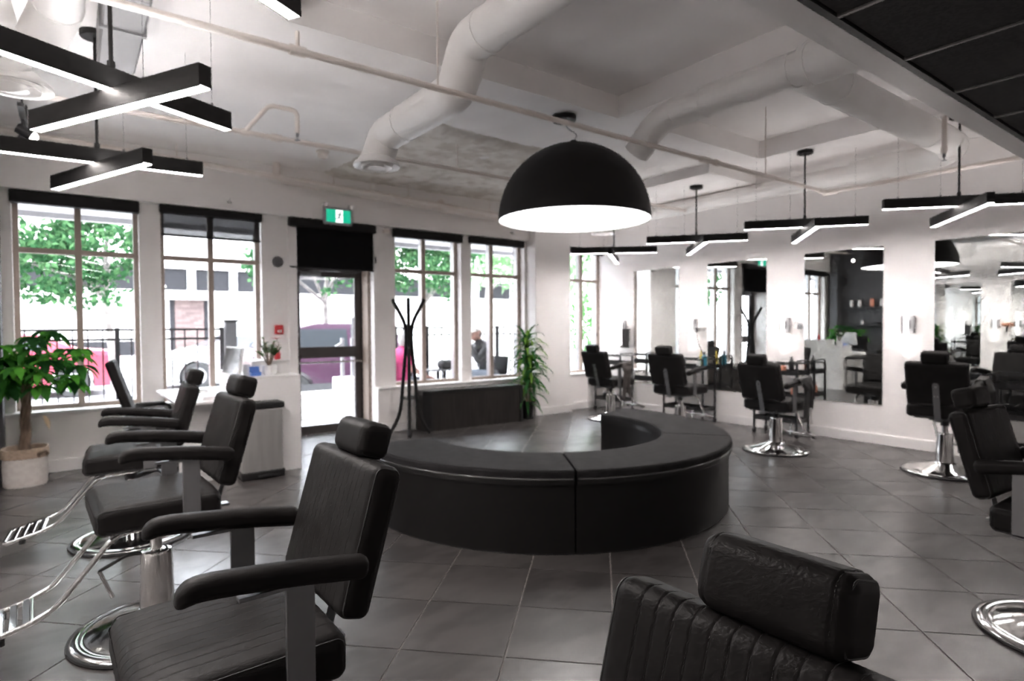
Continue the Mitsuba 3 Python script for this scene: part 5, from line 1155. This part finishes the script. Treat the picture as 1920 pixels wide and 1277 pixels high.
def hand(w, d, side, r=1.0, curl=0.9):
    """A hand at wrist w pointing along d: palm, four curled fingers and a thumb."""
    d = np.asarray(d, float); d /= np.linalg.norm(d); up = np.array([0, 0, 1.0]) if abs(d[2]) < 0.9 else np.array([1.0, 0, 0]); s = np.cross(d, up); s /= np.linalg.norm(s); nrm = np.cross(s, d); w = np.asarray(w, float)
    ch = [[(w, 0.026), (w + d * 0.045 + s * 0.018, 0.020), (w + d * 0.085 + s * 0.026, 0.013)], [(w + d * 0.045 - s * 0.018, 0.020), (w + d * 0.085 - s * 0.026, 0.013)], [(w, 0.026), (w + d * 0.085, 0.014)]]
    for i, (o, L) in enumerate(((0.030, 0.062), (0.010, 0.074), (-0.010, 0.070), (-0.030, 0.054))):
        b = w + d * 0.085 + s * o; q = b + (d * math.cos(0.4 * curl) - nrm * math.sin(0.4 * curl)) * L * 0.45; e = q + (d * math.cos(1.2 * curl) - nrm * math.sin(1.2 * curl)) * L * 0.32; g_ = e + (d * math.cos(1.9 * curl) - nrm * math.sin(1.9 * curl)) * L * 0.25
        ch.append([(b, 0.0095), (q, 0.0088), (e, 0.0082), (g_, 0.0075)])
    t0 = w + d * 0.025 + s * side * 0.024; t1 = t0 + d * 0.030 + s * side * 0.026 - nrm * 0.008; ch.append([(t0, 0.014), (t1, 0.011), (t1 + d * 0.030 + s * side * 0.006 - nrm * 0.010, 0.009)]); return ch


def person(name, label, at, az, P, skin, top, legs, hair, extra, arms, shoe):
    k_ = thing('person', label, 'person'); M = tr(*at) @ rot(math.radians(az))
    H = np.array(P['head']); n = np.array(P['neck']); f = np.array(P['face']) / np.linalg.norm(P['face']); sd = np.array([0, 1.0, 0]); upv = np.cross(f, sd); 
    ch = [[(H, 0.088), (H + f * 0.018 - upv * 0.035, 0.078), (H + f * 0.045 - upv * 0.095, 0.040)], [(H - f * 0.03 + upv * 0.02, 0.088), (H, 0.088)], [(H - f * 0.03 - upv * 0.05, 0.055), (n, 0.055), (n - np.array([0, 0, 0.05]), 0.065)],
          [(H + f * 0.092 - upv * 0.010, 0.012), (H + f * 0.112 - upv * 0.038, 0.014)], [(H + f * 0.082 - upv * 0.068, 0.016), (H + f * 0.08 - upv * 0.072, 0.015)]]
    for s in (1, -1): ch.append([(H + sd * s * 0.086 - f * 0.005 - upv * 0.005, 0.016), (H + sd * s * 0.088 - f * 0.012 - upv * 0.04, 0.012)])
    torso = [[(P['hip'], 0.15), (P['waist'], 0.135), (P['chest'], 0.155)], [(np.array(P['chest']) + [0, 0.12, 0.07], 0.085), (np.array(P['chest']) + [0, -0.12, 0.07], 0.085)], [(np.array(P['hip']) + [0, 0.08, -0.02], 0.12), (np.array(P['hip']) + [0, -0.08, -0.02], 0.12)], [(P['chest'], 0.13), (n, 0.06)]]
    ac, lc = [], []
    for s, A in ((1, arms[0]), (-1, arms[1])):
        sh, el, wr, hd = [np.array(a, float) for a in A]; ac.append([(sh, 0.062), (el, 0.044), (wr, 0.029)]); ch += hand(wr, hd, -s)
    for s in (1, -1):
        hp = np.array(P['hip']) + [0.02, s * 0.09, -0.02]; kn, an = np.array(P['knee']) + [0, s * 0.11, 0], np.array(P['ankle']) + [0, s * 0.10, 0]; lc.append([(hp, 0.095), (kn, 0.062), (an, 0.042)])
    obj('body', limb(ch + torso + ac + lc, 0.022, 8), skin, k_, True, M=M)
    grow = lambda C, e: [[(p, r + e) for p, r in c] for c in C]
    obj(P['top_name'], limb(grow(torso, 0.016) + grow([c if P['sleeve'] else [c[0], ((np.array(c[0][0]) + np.array(c[1][0])) / 2, c[0][1] - 0.008)] for c in ac], 0.013), 0.025, 8), top, k_, True, M=M)
    obj('trousers', limb(grow(lc, 0.014) + [[(np.array(P['hip']) + [0, 0.08, -0.03], 0.14), (np.array(P['hip']) + [0, -0.08, -0.03], 0.14)]], 0.025, 8), legs, k_, True, M=M)
    for s in (1, -1):
        an = np.array(P['ankle']) + [0, s * 0.10, 0]; obj('shoe', limb([[(an + [-0.02, 0, -0.05], 0.045), (an + [0.13, 0, -0.062], 0.036), (an + [0.17, 0, -0.066], 0.030)]], 0.02, 5), shoe, k_, True, M=M)
        obj('eye', ball(H + f * 0.080 + sd * s * 0.032 - upv * 0.008, 0.011, 2), 'black_plastic', k_, True, M=M)
    for nm, mesh, mt in hair(H, f, upv, sd): obj(nm, mesh, mt, k_, True, M=M)
    return k_


mat('skin', (0.34, 0.19, 0.15), 0.5); mat('pink_cloth', (0.40, 0.035, 0.13), 0.8); mat('grey_hair', (0.30, 0.29, 0.28), 0.7); mat('jeans_pale', (0.20, 0.23, 0.28), 0.85); mat('jacket_dark', tone((0.022, 0.022, 0.024), (0.035, 0.035, 0.037), 20.0), 0.6); mat('cap_white', (0.72, 0.70, 0.66), 0.8); mat('slate_cloth', (0.10, 0.115, 0.14), 0.85); mat('brown_hair', (0.05, 0.03, 0.022), 0.6)
def capf(H, f, u, s):
    dome = trimesh.intersections.slice_mesh_plane(ball((0, 0, 0), 0.104, 3, (1.05, 0.96, 0.95)), (0, 0, 1), (0, 0, 0.02), cap=True)
    Mx = np.eye(4); Mx[:3, 0] = f; Mx[:3, 1] = s; Mx[:3, 2] = u; Mx[:3, 3] = H - f * 0.012 + u * 0.008
    br = hull([(0.06 + 0.10 * math.cos(a), 0.075 * math.sin(a), 0.022 + z) for a in np.linspace(-PI / 2, PI / 2, 12) for z in (0, 0.008)])
    return [('cap', xf(dome, Mx), 'cap_white'), ('cap_brim', xf(br, Mx), 'cap_white'), ('hair', limb([[(H - f * 0.045 - u * 0.02, 0.080), (H - f * 0.05 - u * 0.06, 0.060)]], 0.02, 4), 'brown_hair')]
def greyf(H, f, u, s):
    return [('hair', limb([[(H - f * 0.02 + u * 0.045, 0.092), (H - f * 0.04 + u * 0.0, 0.088), (H - f * 0.05 - u * 0.05, 0.066)], [(H + f * 0.02 + u * 0.06, 0.062), (H - f * 0.02 + u * 0.045, 0.088)]], 0.02, 4), 'grey_hair')]


Pm = dict(head=(0.17, 0, 1.285), neck=(0.09, 0, 1.13), face=(0.95, 0, -0.3), chest=(0.03, 0, 0.98), waist=(-0.06, 0, 0.74), hip=(-0.10, 0, 0.57), knee=(0.36, 0, 0.60), ankle=(0.40, 0, 0.10), top_name='jacket', sleeve=True)
person('person', 'man in a dark jacket and white cap sitting outside, hands raised to his face', (5.60, 8.34, 0), 178, Pm, 'skin', 'jacket_dark', 'jeans_pale', capf, None,
       (((0.04, 0.20, 1.05), (0.24, 0.20, 0.84), (0.31, 0.07, 1.06), (-0.05, -0.25, 0.9)), ((0.04, -0.20, 1.05), (0.25, -0.18, 0.84), (0.32, -0.05, 1.08), (-0.05, 0.2, 0.9))), 'black_paint')
Pw = dict(head=(0.05, 0, 1.185), neck=(0.0, 0, 1.04), face=(0.98, 0, 0.05), chest=(-0.03, 0, 0.89), waist=(-0.06, 0, 0.68), hip=(-0.06, 0, 0.53), knee=(0.38, 0, 0.52), ankle=(0.40, 0, 0.10), top_name='shirt', sleeve=False)
person('person', 'grey-haired person in a pink top sitting outside behind the coat rack', (4.10, 8.34, 0), -4, Pw, 'skin', 'pink_cloth', 'slate_cloth', greyf, None,
       (((-0.02, 0.20, 0.97), (0.10, 0.25, 0.74), (0.33, 0.16, 0.66), (1, -0.1, 0)), ((-0.02, -0.20, 0.97), (0.08, -0.25, 0.74), (0.30, -0.18, 0.62), (1, 0.1, -0.1))), 'black_paint')
k = thing('outdoor_chair', 'dark metal chair under the man in the white cap', 'chair')
obj('seat', bx(5.52, 5.90, 8.12, 8.56, 0.40, 0.43, 0.005), 'black_steel', k, False); obj('back', xf(bx(-0.012, 0.012, -0.21, 0.21, 0, 0.42, 0.004), tr(5.91, 8.34, 0.46) @ rot(0.12, (0, 1, 0))), 'black_steel', k, False)
for x in (5.55, 5.87):
    for y in (8.15, 8.53): obj('leg', cyl((x, y, -0.012), (x, y, 0.41), 0.012, 8), 'black_steel', k)
k = thing('outdoor_chair', 'dark metal chair under the person in pink', 'chair')
obj('seat', bx(3.86, 4.22, 8.12, 8.56, 0.36, 0.39, 0.005), 'black_steel', k, False); obj('back', xf(bx(-0.012, 0.012, -0.21, 0.21, 0, 0.42, 0.004), tr(3.84, 8.34, 0.42) @ rot(-0.12, (0, 1, 0))), 'black_steel', k, False)
for x in (3.89, 4.19):
    for y in (8.15, 8.53): obj('leg', cyl((x, y, -0.012), (x, y, 0.37), 0.012, 8), 'black_steel', k)
one('draped_coat', cloth(np.array([[(3.80 - 0.02 * math.sin(a) - (0.03 if b < 12 else -0.05) - 0.012 * abs(b - 12) * 0.4, 8.10 + 0.48 * a / 14 , 0.86 - 0.035 * abs(b - 12) * (1 if b > 12 else 1.3)) for b in range(25)] for a in range(15)]), 0.012), 'slate_cloth', 'grey coat hung over the chair back behind the person in pink', 'coat', smooth=True)
